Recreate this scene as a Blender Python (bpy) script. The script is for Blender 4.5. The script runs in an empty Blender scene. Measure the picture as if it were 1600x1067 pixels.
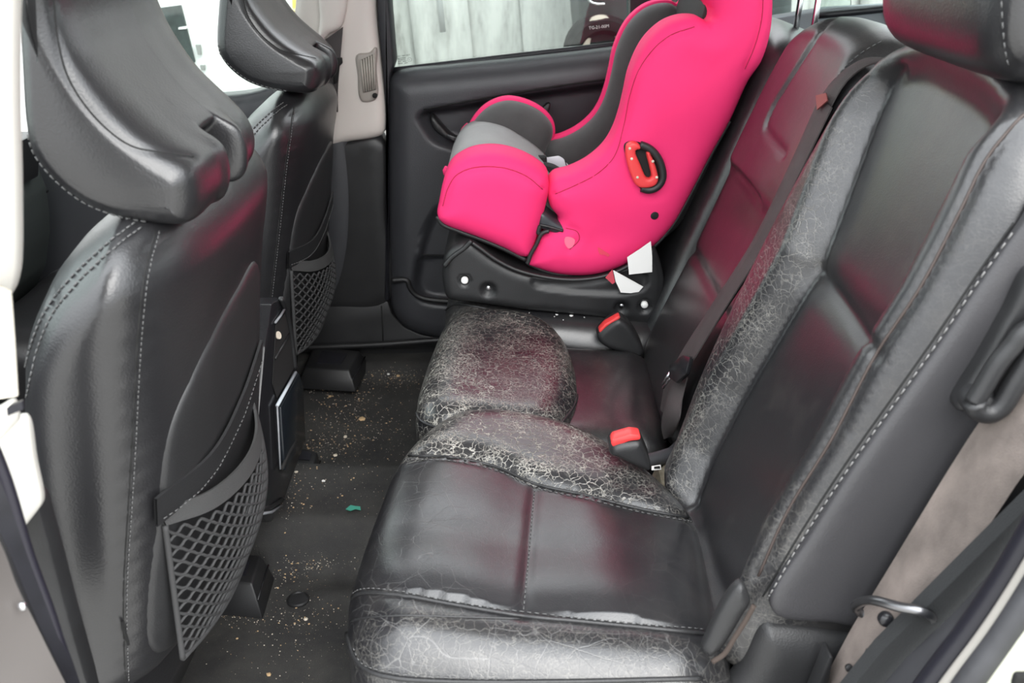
import bpy, bmesh, math, random
import numpy as np
from mathutils import Vector, Matrix
from mathutils.bvhtree import BVHTree
from mathutils.geometry import delaunay_2d_cdt, tessellate_polygon

random.seed(7); rng = np.random.default_rng(7)
scene = bpy.context.scene
col = scene.collection

# ------------------------------------------------------------------ camera
F_PX = 1450.0; PITCH = math.radians(25.2); CAM_H = 0.95
cd = bpy.data.cameras.new('camera'); cam = bpy.data.objects.new('camera', cd); col.objects.link(cam)
cam.location = (0, 0, CAM_H); cam.rotation_euler = (math.pi/2 - PITCH, 0, 0)
cd.sensor_width = 36.0; cd.lens = F_PX/1600*36.0; cd.clip_start = 0.02; cd.clip_end = 200
cd.dof.use_dof = True; cd.dof.focus_distance = 1.3; cd.dof.aperture_fstop = 9.0
scene.camera = cam

# ------------------------------------------------------------------ world and exposure
w = bpy.data.worlds.new('overcast_sky'); scene.world = w; w.use_nodes = True
bg = w.node_tree.nodes['Background']; bg.inputs[1].default_value = 3.6
_nt = w.node_tree; _tc = _nt.nodes.new('ShaderNodeTexCoord'); _sx = _nt.nodes.new('ShaderNodeSeparateXYZ'); _nt.links.new(_tc.outputs['Generated'], _sx.inputs[0])
_mr = _nt.nodes.new('ShaderNodeMapRange'); _mr.inputs[1].default_value = 0; _mr.inputs[2].default_value = 1; _mr.inputs[3].default_value = .38; _mr.inputs[4].default_value = 1.0
_nt.links.new(_sx.outputs['Z'], _mr.inputs[0])                    # standard overcast sky: the zenith brighter than the hazy horizon
_mx = _nt.nodes.new('ShaderNodeMix'); _mx.data_type = 'RGBA'; _mx.blend_type = 'MULTIPLY'; _mx.inputs[0].default_value = 1; _mx.inputs[6].default_value = (.93, .965, 1.0, 1)
_nt.links.new(_mr.outputs[0], _mx.inputs[7]); _nt.links.new(_mx.outputs[2], bg.inputs[0])
sd = bpy.data.lights.new('sun', 'SUN'); sun = bpy.data.objects.new('sun', sd); col.objects.link(sun)
sd.energy = 2.0; sd.angle = math.radians(50); sd.color = (1.0, 0.97, 0.92)
sun.rotation_euler = Vector((-0.35, 0.75, -0.75)).to_track_quat('-Z', 'Y').to_euler()
scene.view_settings.view_transform = 'Standard'; scene.view_settings.look = 'None'
scene.view_settings.exposure = 0.78; scene.view_settings.gamma = 1.0
scene.view_settings.use_curve_mapping = False

# ------------------------------------------------------------------ pixel rays (1600 x 1067 frame)
SP, CP = math.sin(PITCH), math.cos(PITCH)
def ray(u, v):
    a = (u-800)/F_PX; b = (533.5-v)/F_PX
    return Vector((a, CP+b*SP, -SP+b*CP))
CO = Vector((0, 0, CAM_H))
def W(u, v, X=None, Y=None, Z=None):
    d = ray(u, v)
    if Y is not None: t = Y/d.y
    elif Z is not None: t = (Z-CAM_H)/d.z
    else: t = X/d.x
    return CO + d*t
def Wp(u, v, O, n):
    d = ray(u, v); return CO + d*((O-CO).dot(n)/d.dot(n))

# ------------------------------------------------------------------ curves
def crv(pts, n, closed=False):
    """Catmull-Rom through pts, n samples uniformly spaced along the arc"""
    P = np.array([list(p) for p in pts], float); m = len(P)
    if m == 2 and not closed:
        t = np.linspace(0, 1, n)[:, None]; return P[0]*(1-t)+P[1]*t
    segs = m if closed else m-1; out = []
    for i in range(segs):
        if closed: p0, p1, p2, p3 = P[(i-1) % m], P[i], P[(i+1) % m], P[(i+2) % m]
        else:
            p1, p2 = P[i], P[i+1]
            p0 = P[i-1] if i > 0 else 2*p1-p2
            p3 = P[i+2] if i+2 < m else 2*p2-p1
        d1 = max(np.linalg.norm(p1-p0), 1e-9)**.5; d2 = max(np.linalg.norm(p2-p1), 1e-9)**.5; d3 = max(np.linalg.norm(p3-p2), 1e-9)**.5
        m1 = d2*((p1-p0)/d1-(p2-p0)/(d1+d2)+(p2-p1)/d2); m2 = d2*((p2-p1)/d2-(p3-p1)/(d2+d3)+(p3-p2)/d3)
        t = np.linspace(0, 1, 16, endpoint=False)[:, None]
        out.append((2*t**3-3*t**2+1)*p1+(t**3-2*t**2+t)*m1+(-2*t**3+3*t**2)*p2+(t**3-t**2)*m2)
    Q = np.vstack(out+[P[:1] if closed else P[-1:]])
    L = np.r_[0, np.cumsum(np.linalg.norm(np.diff(Q, axis=0), axis=1))]
    s = np.linspace(0, L[-1], n+1)[:-1] if closed else np.linspace(0, L[-1], n)
    return np.stack([np.interp(s, L, Q[:, k]) for k in range(Q.shape[1])], 1)
def crvi(pts, per, closed=False):
    """Catmull-Rom, 'per' samples between control points: keeps index correspondence"""
    P = np.array([list(p) for p in pts], float); m = len(P); segs = m if closed else m-1; out = []
    for i in range(segs):
        if closed: p0, p1, p2, p3 = P[(i-1) % m], P[i], P[(i+1) % m], P[(i+2) % m]
        else:
            p1, p2 = P[i], P[i+1]; p0 = P[i-1] if i > 0 else 2*p1-p2; p3 = P[i+2] if i+2 < m else 2*p2-p1
        t = np.linspace(0, 1, per, endpoint=False)[:, None]
        out.append(.5*(2*p1+(p2-p0)*t+(2*p0-5*p1+4*p2-p3)*t**2+(3*p1-p0-3*p2+p3)*t**3))
    if not closed: out.append(P[-1:])
    return np.vstack(out)
def segdist(Q, line, closed=False):
    """distance of 2D/3D points Q to a polyline"""
    A = np.asarray(line, float); B = np.roll(A, -1, 0) if closed else A[1:]
    A = A if closed else A[:-1]
    best = np.full(len(Q), 1e9)
    for a, b in zip(A, B):
        d = b-a; L = d@d
        if L < 1e-14: continue
        t = np.clip(((Q-a)@d)/L, 0, 1)
        best = np.minimum(best, np.linalg.norm(Q-a-t[:, None]*d, axis=1))
    return best
def inside(Q, poly):
    x, y = Q[:, 0], Q[:, 1]; r = np.zeros(len(Q), bool); n = len(poly); j = n-1
    for i in range(n):
        xi, yi = poly[i]; xj, yj = poly[j]
        c = ((yi > y) != (yj > y)) & (x < (xj-xi)*(y-yi)/(yj-yi+1e-12)+xi)
        r ^= c; j = i
    return r
def sstep(x, a, b):
    t = np.clip((x-a)/(b-a), 0, 1); return t*t*(3-2*t)

# ------------------------------------------------------------------ objects
def tag(o, label=None, cat=None, group=None, kind=None):
    if label: o['label'] = label
    if cat: o['category'] = cat
    if group: o['group'] = group
    if kind: o['kind'] = kind
    return o
def thing(name, label, cat, loc, group=None):
    o = bpy.data.objects.new(name, None); col.objects.link(o); o.location = loc; o.empty_display_size = .05
    return tag(o, label, cat, group)
def origin(o):
    v = Vector((0, 0, 0))
    while o is not None: v += Vector(o.location); o = o.parent
    return v
def mesh(name, V, Fs, mat, parent=None, smooth=True, attrs=None, sharp=None, loc=None):
    V = np.asarray([list(v) for v in V], float) if not isinstance(V, np.ndarray) else V
    if loc is None: loc = Vector((0, 0, 0))
    off = (origin(parent) if parent is not None else Vector((0, 0, 0))) + Vector(loc)
    me = bpy.data.meshes.new(name)
    me.from_pydata((V-np.array(off)).tolist(), [], [list(f) for f in Fs]); me.validate()
    if mat is not None: me.materials.append(mat)
    for k, a in (attrs or {}).items():
        at = me.attributes.new(k, 'FLOAT', 'POINT'); at.data.foreach_set('value', np.asarray(a, np.float32))
    if smooth:
        me.polygons.foreach_set('use_smooth', [True]*len(me.polygons))
        if sharp: me.set_sharp_from_angle(angle=math.radians(sharp))
    o = bpy.data.objects.new(name, me); col.objects.link(o); o.location = loc
    if parent is not None: o.parent = parent
    me.update(); return o
def wverts(o):
    me = o.data; a = np.empty(len(me.vertices)*3, np.float32); me.vertices.foreach_get('co', a)
    return a.reshape(-1, 3).astype(float)+np.array(origin(o))
def bvh_of(*objs):
    V = []; Fs = []
    for o in objs:
        k = len(V); V += [Vector(p) for p in wverts(o)]; Fs += [[i+k for i in p.vertices] for p in o.data.polygons]
    return BVHTree.FromPolygons(V, Fs)
def drape(bvh, px, n=40, off=0.0008, closed=False, smooth=True):
    """points on a built surface seen under image points"""
    out = []
    Q = crv(px, n, closed) if smooth else np.array(px, float)
    for u, v in Q:
        d = ray(u, v).normalized(); h = bvh.ray_cast(CO, d)
        if h[0] is not None:
            nn = h[1] if h[1].dot(d) < 0 else -h[1]
            out.append(h[0]+nn*off)
    return out
def groove(o, path, depth, wid):
    V = wverts(o); me = o.data
    if len(path) < 2: return
    P = np.array([list(p) for p in path])
    lo, hi = P.min(0)-3*wid, P.max(0)+3*wid
    idx = np.where(((V > lo) & (V < hi)).all(1))[0]
    if not len(idx): return
    d = segdist(V[idx], P); f = depth*np.exp(-(d/wid)**2)
    N = np.empty(len(V)*3, np.float32); me.vertex_normals.foreach_get('vector', N); N = N.reshape(-1, 3)
    V[idx] -= N[idx]*f[:, None]
    me.vertices.foreach_set('co', (V-np.array(origin(o))).astype(np.float32).ravel()); me.update()
def puff(name, outline, mp, front, rf, skirt=0.0, back=0.0, rb=.01, g=.006, n=2.0, mat=None, parent=None,
         add=None, wear=None, raw=False, nout=None, sharp=None):
    """Padded panel: outline (2D, closed), mp(P2, h)->world; height 'front' reached at distance rf from the edge"""
    O = np.array(outline, float)[:, :2] if raw else None
    if not raw:
        per = np.linalg.norm(np.diff(np.vstack([outline, outline[:1]]), axis=0), axis=1).sum()
        O = crv(outline, nout or max(24, int(per/g)), True)
    area = .5*np.sum(O[:, 0]*np.roll(O[:, 1], -1)-np.roll(O[:, 0], -1)*O[:, 1])
    if area < 0: O = O[::-1].copy()
    T = np.roll(O, -1, 0)-np.roll(O, 1, 0); T /= np.linalg.norm(T, axis=1)[:, None]+1e-12
    Nin = np.stack([-T[:, 1], T[:, 0]], 1)
    rings = []
    for t in (.03, .1, .22, .4, .65):
        dd = rf*t
        if dd < g*3.2:
            R = O+Nin*dd; d = segdist(R, O, True)
            rings.append(R[(d > dd*.93) & inside(R, O)])
    lastd = max([rf*t for t in (.03, .1, .22, .4, .65) if rf*t < g*3.2] or [0])
    x0, y0 = O.min(0); x1, y1 = O.max(0)
    gx, gy = np.meshgrid(np.arange(x0, x1, g), np.arange(y0, y1, g*.87)); gx = gx+(np.arange(gx.shape[0]) % 2)[:, None]*g*.5
    G = np.stack([gx.ravel(), gy.ravel()], 1); G = G[inside(G, O)]
    G = G[segdist(G, O, True) > lastd+g*.55]
    P = np.vstack([O]+rings+[G]); nb = len(O)
    res = delaunay_2d_cdt([Vector(p) for p in P], [], [list(range(nb))], 1, 1e-7)
    P2 = np.array([list(v) for v in res[0]]); tris = [list(f) for f in res[2]]
    d = segdist(P2, O, True)
    prof = lambda t: np.maximum(0, 1-(1-np.clip(t, 0, 1))**n)**(1/n)
    hf = front*prof(d/rf)
    if add is not None: hf = hf+add(P2, d)
    V1 = mp(P2, hf); V = [V1]; Fs = list(tris)
    bidx = [k for k in range(len(P2)) if d[k] < 1e-6]
    # order the border along the outline
    ang = []
    for k in bidx:
        i = int(np.argmin(((O-P2[k])**2).sum(1))); ang.append(i)
    bidx = [k for _, k in sorted(zip(ang, bidx))]
    m = len(bidx); base = len(P2)
    B = P2[bidx]
    ns = 4 if skirt > 0 else 0; prev = bidx
    hb = hf[bidx]
    for s in range(1, ns+1):
        V.append(mp(B, hb*(1-s/ns)-skirt*s/ns)); cur = list(range(base, base+m)); base += m
        for i in range(m):
            j = (i+1) % m; Fs.append([prev[j], prev[i], cur[i], cur[j]])
        prev = cur
    # back
    V.append(mp(P2, -skirt-back*prof(d/rb))); 
    remap = {}
    mapb = {k: prev[i] for i, k in enumerate(bidx)}
    for f in tris: Fs.append([mapb.get(k, base+k) for k in f[::-1]])
    V = np.vstack(V)
    at = None
    if wear is not None:
        r_ = wear(P2, d, V1); r_ = r_ if isinstance(r_, tuple) else (r_, r_); at = {}
        for k_, a_ in zip(('wear', 'crease'), r_):
            wv = np.zeros(len(V)); wv[:len(P2)] = a_; at[k_] = wv
    used = np.zeros(len(V), bool)
    for f in Fs: used[f] = True
    new = np.cumsum(used)-1
    Fs = [[int(new[k]) for k in f] for f in Fs]; V = V[used]
    if at: at = {k_: a_[used] for k_, a_ in at.items()}
    # consistent outward winding
    o = mesh(name, V, Fs, mat, parent, attrs=at, sharp=sharp)
    bm = bmesh.new(); bm.from_mesh(o.data); bmesh.ops.recalc_face_normals(bm, faces=bm.faces); bm.to_mesh(o.data); bm.free()
    o.data.update(); return o
def loft(name, secs, mat, parent=None, per=4, closed=True, cap=(True, True), rows=None, dome=.0, axis=(0, 1, 0), flatcap=False):
    S = [crvi(s, per, closed) for s in secs]
    if rows: S = list(np.transpose(np.array([crvi([s[k] for s in S], rows) for k in range(len(S[0]))]), (1, 0, 2)))
    ax = np.array(axis, float)
    def capsecs(s, sign):
        c = s.mean(0); return [c+(s-c)*k+ax*sign*dome*q for k, q in ((.97, .45), (.86, .75), (.6, .93), (.3, 1.0))]
    if closed and cap[0] and not flatcap: S = capsecs(S[0], -1)[::-1]+S
    if closed and cap[1] and not flatcap: S = S+capsecs(S[-1], 1)
    m = len(S[0]); V = np.vstack(S); Fs = []
    for r in range(len(S)-1):
        for k in range(m if closed else m-1):
            j = (k+1) % m; Fs.append([r*m+k, r*m+j, (r+1)*m+j, (r+1)*m+k])
    if closed:
        for flag, r in ((cap[0], 0), (cap[1], len(S)-1)):
            if flag and flatcap:
                for t_ in tessellate_polygon([[Vector(p) for p in S[r]]]): Fs.append([r*m+k for k in t_])
            elif flag:
                V = np.vstack([V, S[r].mean(0)[None]]); c = len(V)-1
                for k in range(m): Fs.append([r*m+k, r*m+(k+1) % m, c])
    o = mesh(name, V, Fs, mat, parent)
    bm = bmesh.new(); bm.from_mesh(o.data); bmesh.ops.recalc_face_normals(bm, faces=bm.faces); bm.to_mesh(o.data); bm.free()
    o.data.update(); return o
def tubeVF(path, r, k=8, closed=False, base=0, flat=1.0):
    P = np.array([list(p) for p in path], float); n = len(P)
    T = (np.roll(P, -1, 0)-np.roll(P, 1, 0)) if closed else np.gradient(P, axis=0)
    T /= np.linalg.norm(T, axis=1)[:, None]+1e-12
    up = np.array([0, 0, 1.]) if abs(T[0][2]) < .9 else np.array([0, 1., 0])
    V = []; Nn = np.cross(T[0], up); Nn /= np.linalg.norm(Nn)
    rr = r if hasattr(r, '__len__') else [r]*n
    for i in range(n):
        Nn = Nn-T[i]*(Nn@T[i]); Nn /= np.linalg.norm(Nn)+1e-12; Bn = np.cross(T[i], Nn)
        for q in range(k):
            a = 2*math.pi*q/k; V.append(P[i]+rr[i]*(math.cos(a)*Nn+math.sin(a)*Bn*flat))
    Fs = []
    for i in range(n if closed else n-1):
        j = (i+1) % n
        for q in range(k): Fs.append([base+i*k+q, base+i*k+(q+1) % k, base+j*k+(q+1) % k, base+j*k+q])
    if not closed: Fs += [[base+q for q in range(k)][::-1], [base+(n-1)*k+q for q in range(k)]]
    return V, Fs
def tube(name, path, r, mat, parent=None, k=8, closed=False, flat=1.0):
    V, Fs = tubeVF(path, r, k, closed, flat=flat); return mesh(name, np.array(V), Fs, mat, parent)
def tubes(name, paths, r, mat, parent=None, k=5, closed=False):
    V = []; Fs = []
    for p in paths:
        if len(p) < 2: continue
        v, f = tubeVF(p, r, k, closed, len(V)); V += v; Fs += f
    return mesh(name, np.array(V), Fs, mat, parent)
def stitch(name, paths, mat, parent, step=.0075, dash=.0045, r=.0009):
    segs = []
    for path in paths:
        P = np.array([list(p) for p in path])
        if len(P) < 3: continue
        L = np.r_[0, np.cumsum(np.linalg.norm(np.diff(P, axis=0), axis=1))]
        for s in np.arange(0, L[-1]-dash, step):
            q = [np.array([np.interp(s+dash*t, L, P[:, k]) for k in range(3)]) for t in (0, .5, 1)]
            segs.append(q)
    if not segs: return None
    o = tubes(name, segs, r, mat, parent, k=4); o['kind'] = 'stuff'; return o
def rbox(name, c, s, mat, parent=None, r=.004, rot=None, seg=2):
    bm = bmesh.new(); bmesh.ops.create_cube(bm, size=1.0)
    for v in bm.verts: v.co = Vector((v.co.x*s[0], v.co.y*s[1], v.co.z*s[2]))
    if r: bmesh.ops.bevel(bm, geom=bm.edges[:], offset=min(r, min(s)*.49), segments=seg, profile=.5, affect='EDGES')
    M = Matrix.Translation(Vector(c)) @ (rot.to_4x4() if rot else Matrix())
    bm.transform(M); V = np.array([list(v.co) for v in bm.verts]); Fs = [[v.index for v in f.verts] for f in bm.faces]; bm.free()
    return mesh(name, V, Fs, mat, parent, sharp=40)
def prism(name, poly, ext, mat, parent=None, r=0.0, smooth=True):
    """poly: 3D points; extruded by vector ext, optional bevel"""
    bm = bmesh.new(); vs = [bm.verts.new(Vector(p)) for p in poly]; f = bm.faces.new(vs)
    ex = bmesh.ops.extrude_face_region(bm, geom=[f]); vv = [g for g in ex['geom'] if isinstance(g, bmesh.types.BMVert)]
    bmesh.ops.translate(bm, verts=vv, vec=Vector(ext)); bmesh.ops.recalc_face_normals(bm, faces=bm.faces)
    if r: bmesh.ops.bevel(bm, geom=bm.edges[:], offset=r, segments=2, profile=.5, affect='EDGES', clamp_overlap=True)
    bm.verts.index_update()
    V = np.array([list(v.co) for v in bm.verts]); Fs = [[v.index for v in f.verts] for f in bm.faces]; bm.free()
    return mesh(name, V, Fs, mat, parent, smooth=smooth, sharp=35)
def lathe(name, c, axis, prof, mat, parent=None, k=20):
    ax = Vector(axis).normalized(); q = ax.to_track_quat('Z', 'Y'); V = []; Fs = []
    for (r, z) in prof:
        for i in range(k):
            a = 2*math.pi*i/k; V.append(Vector(c)+q @ Vector((r*math.cos(a), r*math.sin(a), z)))
    for j in range(len(prof)-1):
        for i in range(k): Fs.append([j*k+i, j*k+(i+1) % k, (j+1)*k+(i+1) % k, (j+1)*k+i])
    Fs.append(list(range(k))[::-1]); Fs.append([(len(prof)-1)*k+i for i in range(k)])
    return mesh(name, V, Fs, mat, parent, sharp=45)
def ribbon(name, A, B, mat, parent=None, th=.0016, n=40, wob=0.0):
    """belt between edge paths A and B (3D control points)"""
    a = crv(A, n); b = crv(B, n); V = []; Fs = []; K = 7
    for side in (0, 1):
        for i in range(n):
            t = a[min(i+1, n-1)]-a[max(i-1, 0)]; nn = np.cross(t, b[i]-a[i]); nn /= np.linalg.norm(nn)+1e-12
            for k in range(K):
                s = k/(K-1); p = a[i]*(1-s)+b[i]*s + nn*wob*math.sin(math.pi*s)
                V.append(p+nn*(th/2 if side else -th/2))
    N = n*K
    for i in range(n-1):
        for k in range(K-1):
            q = [i*K+k, i*K+k+1, (i+1)*K+k+1, (i+1)*K+k]; Fs.append(q[::-1]); Fs.append([x+N for x in q])
        for k in (0, K-1):
            q = [i*K+k, (i+1)*K+k, (i+1)*K+k+N, i*K+k+N]; Fs.append(q if k else q[::-1])
    return mesh(name, np.array(V), Fs, mat, parent, sharp=50)
def text_mesh(name, s, size, M, mat, parent=None, depth=.0002, align='CENTER'):
    c = bpy.data.curves.new('tmp', 'FONT'); c.body = s; c.size = size; c.align_x = align; c.extrude = depth; c.resolution_u = 2
    o = bpy.data.objects.new('tmp', c); col.objects.link(o)
    dg = bpy.context.evaluated_depsgraph_get(); me = bpy.data.meshes.new_from_object(o.evaluated_get(dg))
    V = [M @ v.co for v in me.vertices]; Fs = [list(p.vertices) for p in me.polygons]
    bpy.data.objects.remove(o); bpy.data.curves.remove(c); bpy.data.meshes.remove(me)
    return mesh(name, V, Fs, mat, parent, smooth=False)
def copy_tree(o, parent=None):
    c = o.copy(); col.objects.link(c); c.parent = parent
    for ch in [x for x in bpy.data.objects if x.parent == o]: copy_tree(ch, c)
    return c

# ------------------------------------------------------------------ materials
def nodes(name):
    m = bpy.data.materials.new(name); m.use_nodes = True; nt = m.node_tree
    return m, nt, nt.nodes['Principled BSDF']
def nd(nt, typ, **kw):
    n = nt.nodes.new(typ)
    for k, v in kw.items():
        if k in ('operation', 'blend_type', 'feature', 'data_type', 'attribute_name', 'distance', 'wave_type', 'bands_direction'): setattr(n, k, v)
        else: n.inputs[k].default_value = v
    return n
def ln(nt, a, b): nt.links.new(a, b)
def simple(name, color, rough=.5, metal=0.0, spec=.5, bump=0.0, bscale=400, var=0.0, vscale=8, coat=0.0, sheen=0.0, stretch=None):
    m, nt, p = nodes(name)
    p.inputs['Base Color'].default_value = (*color, 1); p.inputs['Roughness'].default_value = rough
    p.inputs['Metallic'].default_value = metal; p.inputs['Specular IOR Level'].default_value = spec
    p.inputs['Coat Weight'].default_value = coat; p.inputs['Sheen Weight'].default_value = sheen
    tc = nd(nt, 'ShaderNodeTexCoord'); src = tc.outputs['Object']
    if stretch:
        mpn = nd(nt, 'ShaderNodeMapping'); mpn.inputs['Scale'].default_value = stretch; ln(nt, src, mpn.inputs[0]); src = mpn.outputs[0]
    if bump:
        t = nd(nt, 'ShaderNodeTexNoise', Scale=bscale, Detail=3.0); ln(nt, src, t.inputs['Vector'])
        b = nd(nt, 'ShaderNodeBump', Strength=bump, Distance=.001); ln(nt, t.outputs['Fac'], b.inputs['Height']); ln(nt, b.outputs[0], p.inputs['Normal'])
    if var:
        t = nd(nt, 'ShaderNodeTexNoise', Scale=vscale, Detail=5.0, Roughness=.6); ln(nt, src, t.inputs['Vector'])
        r = nd(nt, 'ShaderNodeMapRange'); r.inputs[1].default_value = .3; r.inputs[2].default_value = .7; r.inputs[3].default_value = 1-var; r.inputs[4].default_value = 1+var
        ln(nt, t.outputs['Fac'], r.inputs[0])
        mx = nd(nt, 'ShaderNodeMix', data_type='RGBA', blend_type='MULTIPLY'); mx.inputs[0].default_value = 1; mx.inputs[6].default_value = (*color, 1)
        ln(nt, r.outputs[0], mx.inputs[7]); ln(nt, mx.outputs[2], p.inputs['Base Color'])
    return m
def leather(name, base=(.0145, .0143, .016), rough=.36, grain=.25, gscale=420, crack=None, crease=0.0, spec=.85, dust=0.0):
    """black leather: pebble grain, worn pale cracks steered by the 'wear' attribute, long soft creases"""
    m, nt, p = nodes(name); tc = nd(nt, 'ShaderNodeTexCoord'); src = tc.outputs['Object']
    p.inputs['Specular IOR Level'].default_value = spec
    vo = nd(nt, 'ShaderNodeTexVoronoi', feature='SMOOTH_F1', Scale=gscale); ln(nt, src, vo.inputs['Vector'])
    b1 = nd(nt, 'ShaderNodeBump', Strength=grain, Distance=.0008); ln(nt, vo.outputs['Distance'], b1.inputs['Height'])
    n2 = nd(nt, 'ShaderNodeTexNoise', Scale=14.0, Detail=4.0); ln(nt, src, n2.inputs['Vector'])
    b2 = nd(nt, 'ShaderNodeBump', Strength=.16, Distance=.004); ln(nt, n2.outputs['Fac'], b2.inputs['Height']); ln(nt, b1.outputs[0], b2.inputs['Normal'])
    last = b2; colr = None
    rr = nd(nt, 'ShaderNodeMapRange'); rr.inputs[3].default_value = rough-.06; rr.inputs[4].default_value = rough+.08
    ln(nt, n2.outputs['Fac'], rr.inputs[0]); ln(nt, rr.outputs[0], p.inputs['Roughness'])
    rgb = nd(nt, 'ShaderNodeRGB'); rgb.outputs[0].default_value = (*base, 1); colr = rgb.outputs[0]
    def lines(scale, width, distort, dscale):
        dn = nd(nt, 'ShaderNodeTexNoise', Scale=dscale, Detail=3.0); ln(nt, src, dn.inputs['Vector'])
        sc = nd(nt, 'ShaderNodeVectorMath', operation='SCALE'); sc.inputs['Scale'].default_value = distort; ln(nt, dn.outputs['Color'], sc.inputs[0])
        ad = nd(nt, 'ShaderNodeVectorMath', operation='ADD'); ln(nt, src, ad.inputs[0]); ln(nt, sc.outputs[0], ad.inputs[1])
        v = nd(nt, 'ShaderNodeTexVoronoi', feature='DISTANCE_TO_EDGE', Scale=scale); ln(nt, ad.outputs[0], v.inputs['Vector'])
        r = nd(nt, 'ShaderNodeMapRange'); r.inputs[1].default_value = 0; r.inputs[2].default_value = width; r.inputs[3].default_value = 1; r.inputs[4].default_value = 0
        ln(nt, v.outputs['Distance'], r.inputs[0]); return r.outputs[0]
    def mix(fac, c):
        nonlocal colr
        mx = nd(nt, 'ShaderNodeMix', data_type='RGBA'); ln(nt, fac, mx.inputs[0]); ln(nt, colr, mx.inputs[6]); mx.inputs[7].default_value = (*c, 1); colr = mx.outputs[2]
    def mul(a, b):
        k = nd(nt, 'ShaderNodeMath', operation='MULTIPLY'); ln(nt, a, k.inputs[0])
        if isinstance(b, float): k.inputs[1].default_value = b
        else: ln(nt, b, k.inputs[1])
        k.use_clamp = True; return k.outputs[0]
    def bumpn(h, s, dist, inv=True):
        nonlocal last
        b = nd(nt, 'ShaderNodeBump', Strength=s, Distance=dist); b.invert = inv; ln(nt, h, b.inputs['Height']); ln(nt, last.outputs[0], b.inputs['Normal']); last = b
    def ridges(scale, width, detail, stretch=(1, 1, 1), loc=(0, 0, 0)):
        mpn = nd(nt, 'ShaderNodeMapping'); mpn.inputs['Scale'].default_value = stretch; mpn.inputs['Location'].default_value = loc; ln(nt, src, mpn.inputs[0])
        v = nd(nt, 'ShaderNodeTexNoise', Scale=scale, Detail=detail, Roughness=.5); ln(nt, mpn.outputs[0], v.inputs['Vector'])
        s_ = nd(nt, 'ShaderNodeMath', operation='SUBTRACT'); ln(nt, v.outputs['Fac'], s_.inputs[0]); s_.inputs[1].default_value = .5
        a_ = nd(nt, 'ShaderNodeMath', operation='ABSOLUTE'); ln(nt, s_.outputs[0], a_.inputs[0])
        r = nd(nt, 'ShaderNodeMapRange'); r.inputs[1].default_value = 0; r.inputs[2].default_value = width; r.inputs[3].default_value = 1; r.inputs[4].default_value = 0
        ln(nt, a_.outputs[0], r.inputs[0]); return r.outputs[0]
    if crack:
        at = nd(nt, 'ShaderNodeAttribute', attribute_name='wear')
        pn = nd(nt, 'ShaderNodeTexNoise', Scale=26.0, Detail=3.0); ln(nt, src, pn.inputs['Vector'])
        pr = nd(nt, 'ShaderNodeMapRange'); pr.inputs[1].default_value = .40; pr.inputs[2].default_value = .60; ln(nt, pn.outputs['Fac'], pr.inputs[0])
        big = lines(98.0, .055, .019, 58.0); fine = lines(205.0, .10, .010, 120.0)
        pn2 = nd(nt, 'ShaderNodeTexNoise', Scale=45.0, Detail=2.0); ln(nt, src, pn2.inputs['Vector'])
        pr2 = nd(nt, 'ShaderNodeMapRange'); pr2.inputs[1].default_value = .36; pr2.inputs[2].default_value = .56; pr2.inputs[3].default_value = .35; ln(nt, pn2.outputs['Fac'], pr2.inputs[0])
        mb = mul(mul(big, pr2.outputs[0]), at.outputs['Fac']); mf = mul(mul(fine, pr.outputs[0]), at.outputs['Fac'])
        mf = mul(mf, float(crack)); mb = mul(mb, float(crack))
        bumpn(mb, .6, .0012); bumpn(mf, .4, .0006)
        mix(mf, (.40, .38, .335)); mix(mb, (.50, .475, .42))
    if crease:
        cr2 = lines(15.0, .008, .06, 6.0); cr3 = lines(34.0, .013, .03, 14.0)
        at2 = nd(nt, 'ShaderNodeAttribute', attribute_name='crease')
        for c_ in (cr2, cr3): k = mul(mul(c_, float(crease)), at2.outputs['Fac']); bumpn(k, .4, .0006); mix(k, (.14, .137, .135))
    if dust:
        dn = nd(nt, 'ShaderNodeTexNoise', Scale=9.0, Detail=8.0, Roughness=.7); ln(nt, src, dn.inputs['Vector'])
        dr = nd(nt, 'ShaderNodeMapRange'); dr.inputs[1].default_value = .5; dr.inputs[2].default_value = .75; dr.inputs[4].default_value = dust; ln(nt, dn.outputs['Fac'], dr.inputs[0])
        mix(dr.outputs[0], (.22, .2, .17))
    ln(nt, colr, p.inputs['Base Color']); ln(nt, last.outputs[0], p.inputs['Normal'])
    return m
M_leather = leather('black_leather', base=(.015, .0148, .0162), gscale=560, grain=.2, rough=.32, spec=.85)
M_leather_crack = leather('cracked_black_leather', gscale=700, grain=.15, rough=.31, crack=.95, dust=.12)
M_leather_back = leather('rubbed_black_leather', gscale=700, grain=.12, rough=.32, crack=.26, crease=.3, dust=.12)
M_vinyl = simple('black_vinyl', (.02, .02, .021), .45, bump=.3, bscale=600)
M_plastic = simple('black_plastic', (.016, .016, .017), .42, bump=.25, bscale=900, var=.2, vscale=20)
M_plastic_gloss = simple('satin_black_plastic', (.014, .014, .016), .25)
M_door = simple('charcoal_door_plastic', (.042, .043, .048), .36, bump=.4, bscale=700)
M_rubber = simple('dark_rubber', (.012, .012, .016), .5, var=.3, vscale=30)
M_rubber_grey = simple('grey_rubber', (.05, .05, .055), .5, var=.2, vscale=25)
M_beige = simple('beige_pillar_trim', (.66, .61, .57), .55, bump=.1, bscale=500)
M_cream = simple('cream_pillar_trim', (.74, .72, .66), .5, bump=.1, bscale=500)
M_paint = simple('pale_car_paint', (.72, .72, .58), .3, coat=.5)
M_pink = simple('pink_cloth', (.86, .036, .17), .7, spec=.2, bump=.25, bscale=1400)
M_grey = simple('charcoal_cloth', (.06, .058, .058), .8, bump=.4, bscale=1500, var=.12, vscale=25, sheen=.2)
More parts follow.
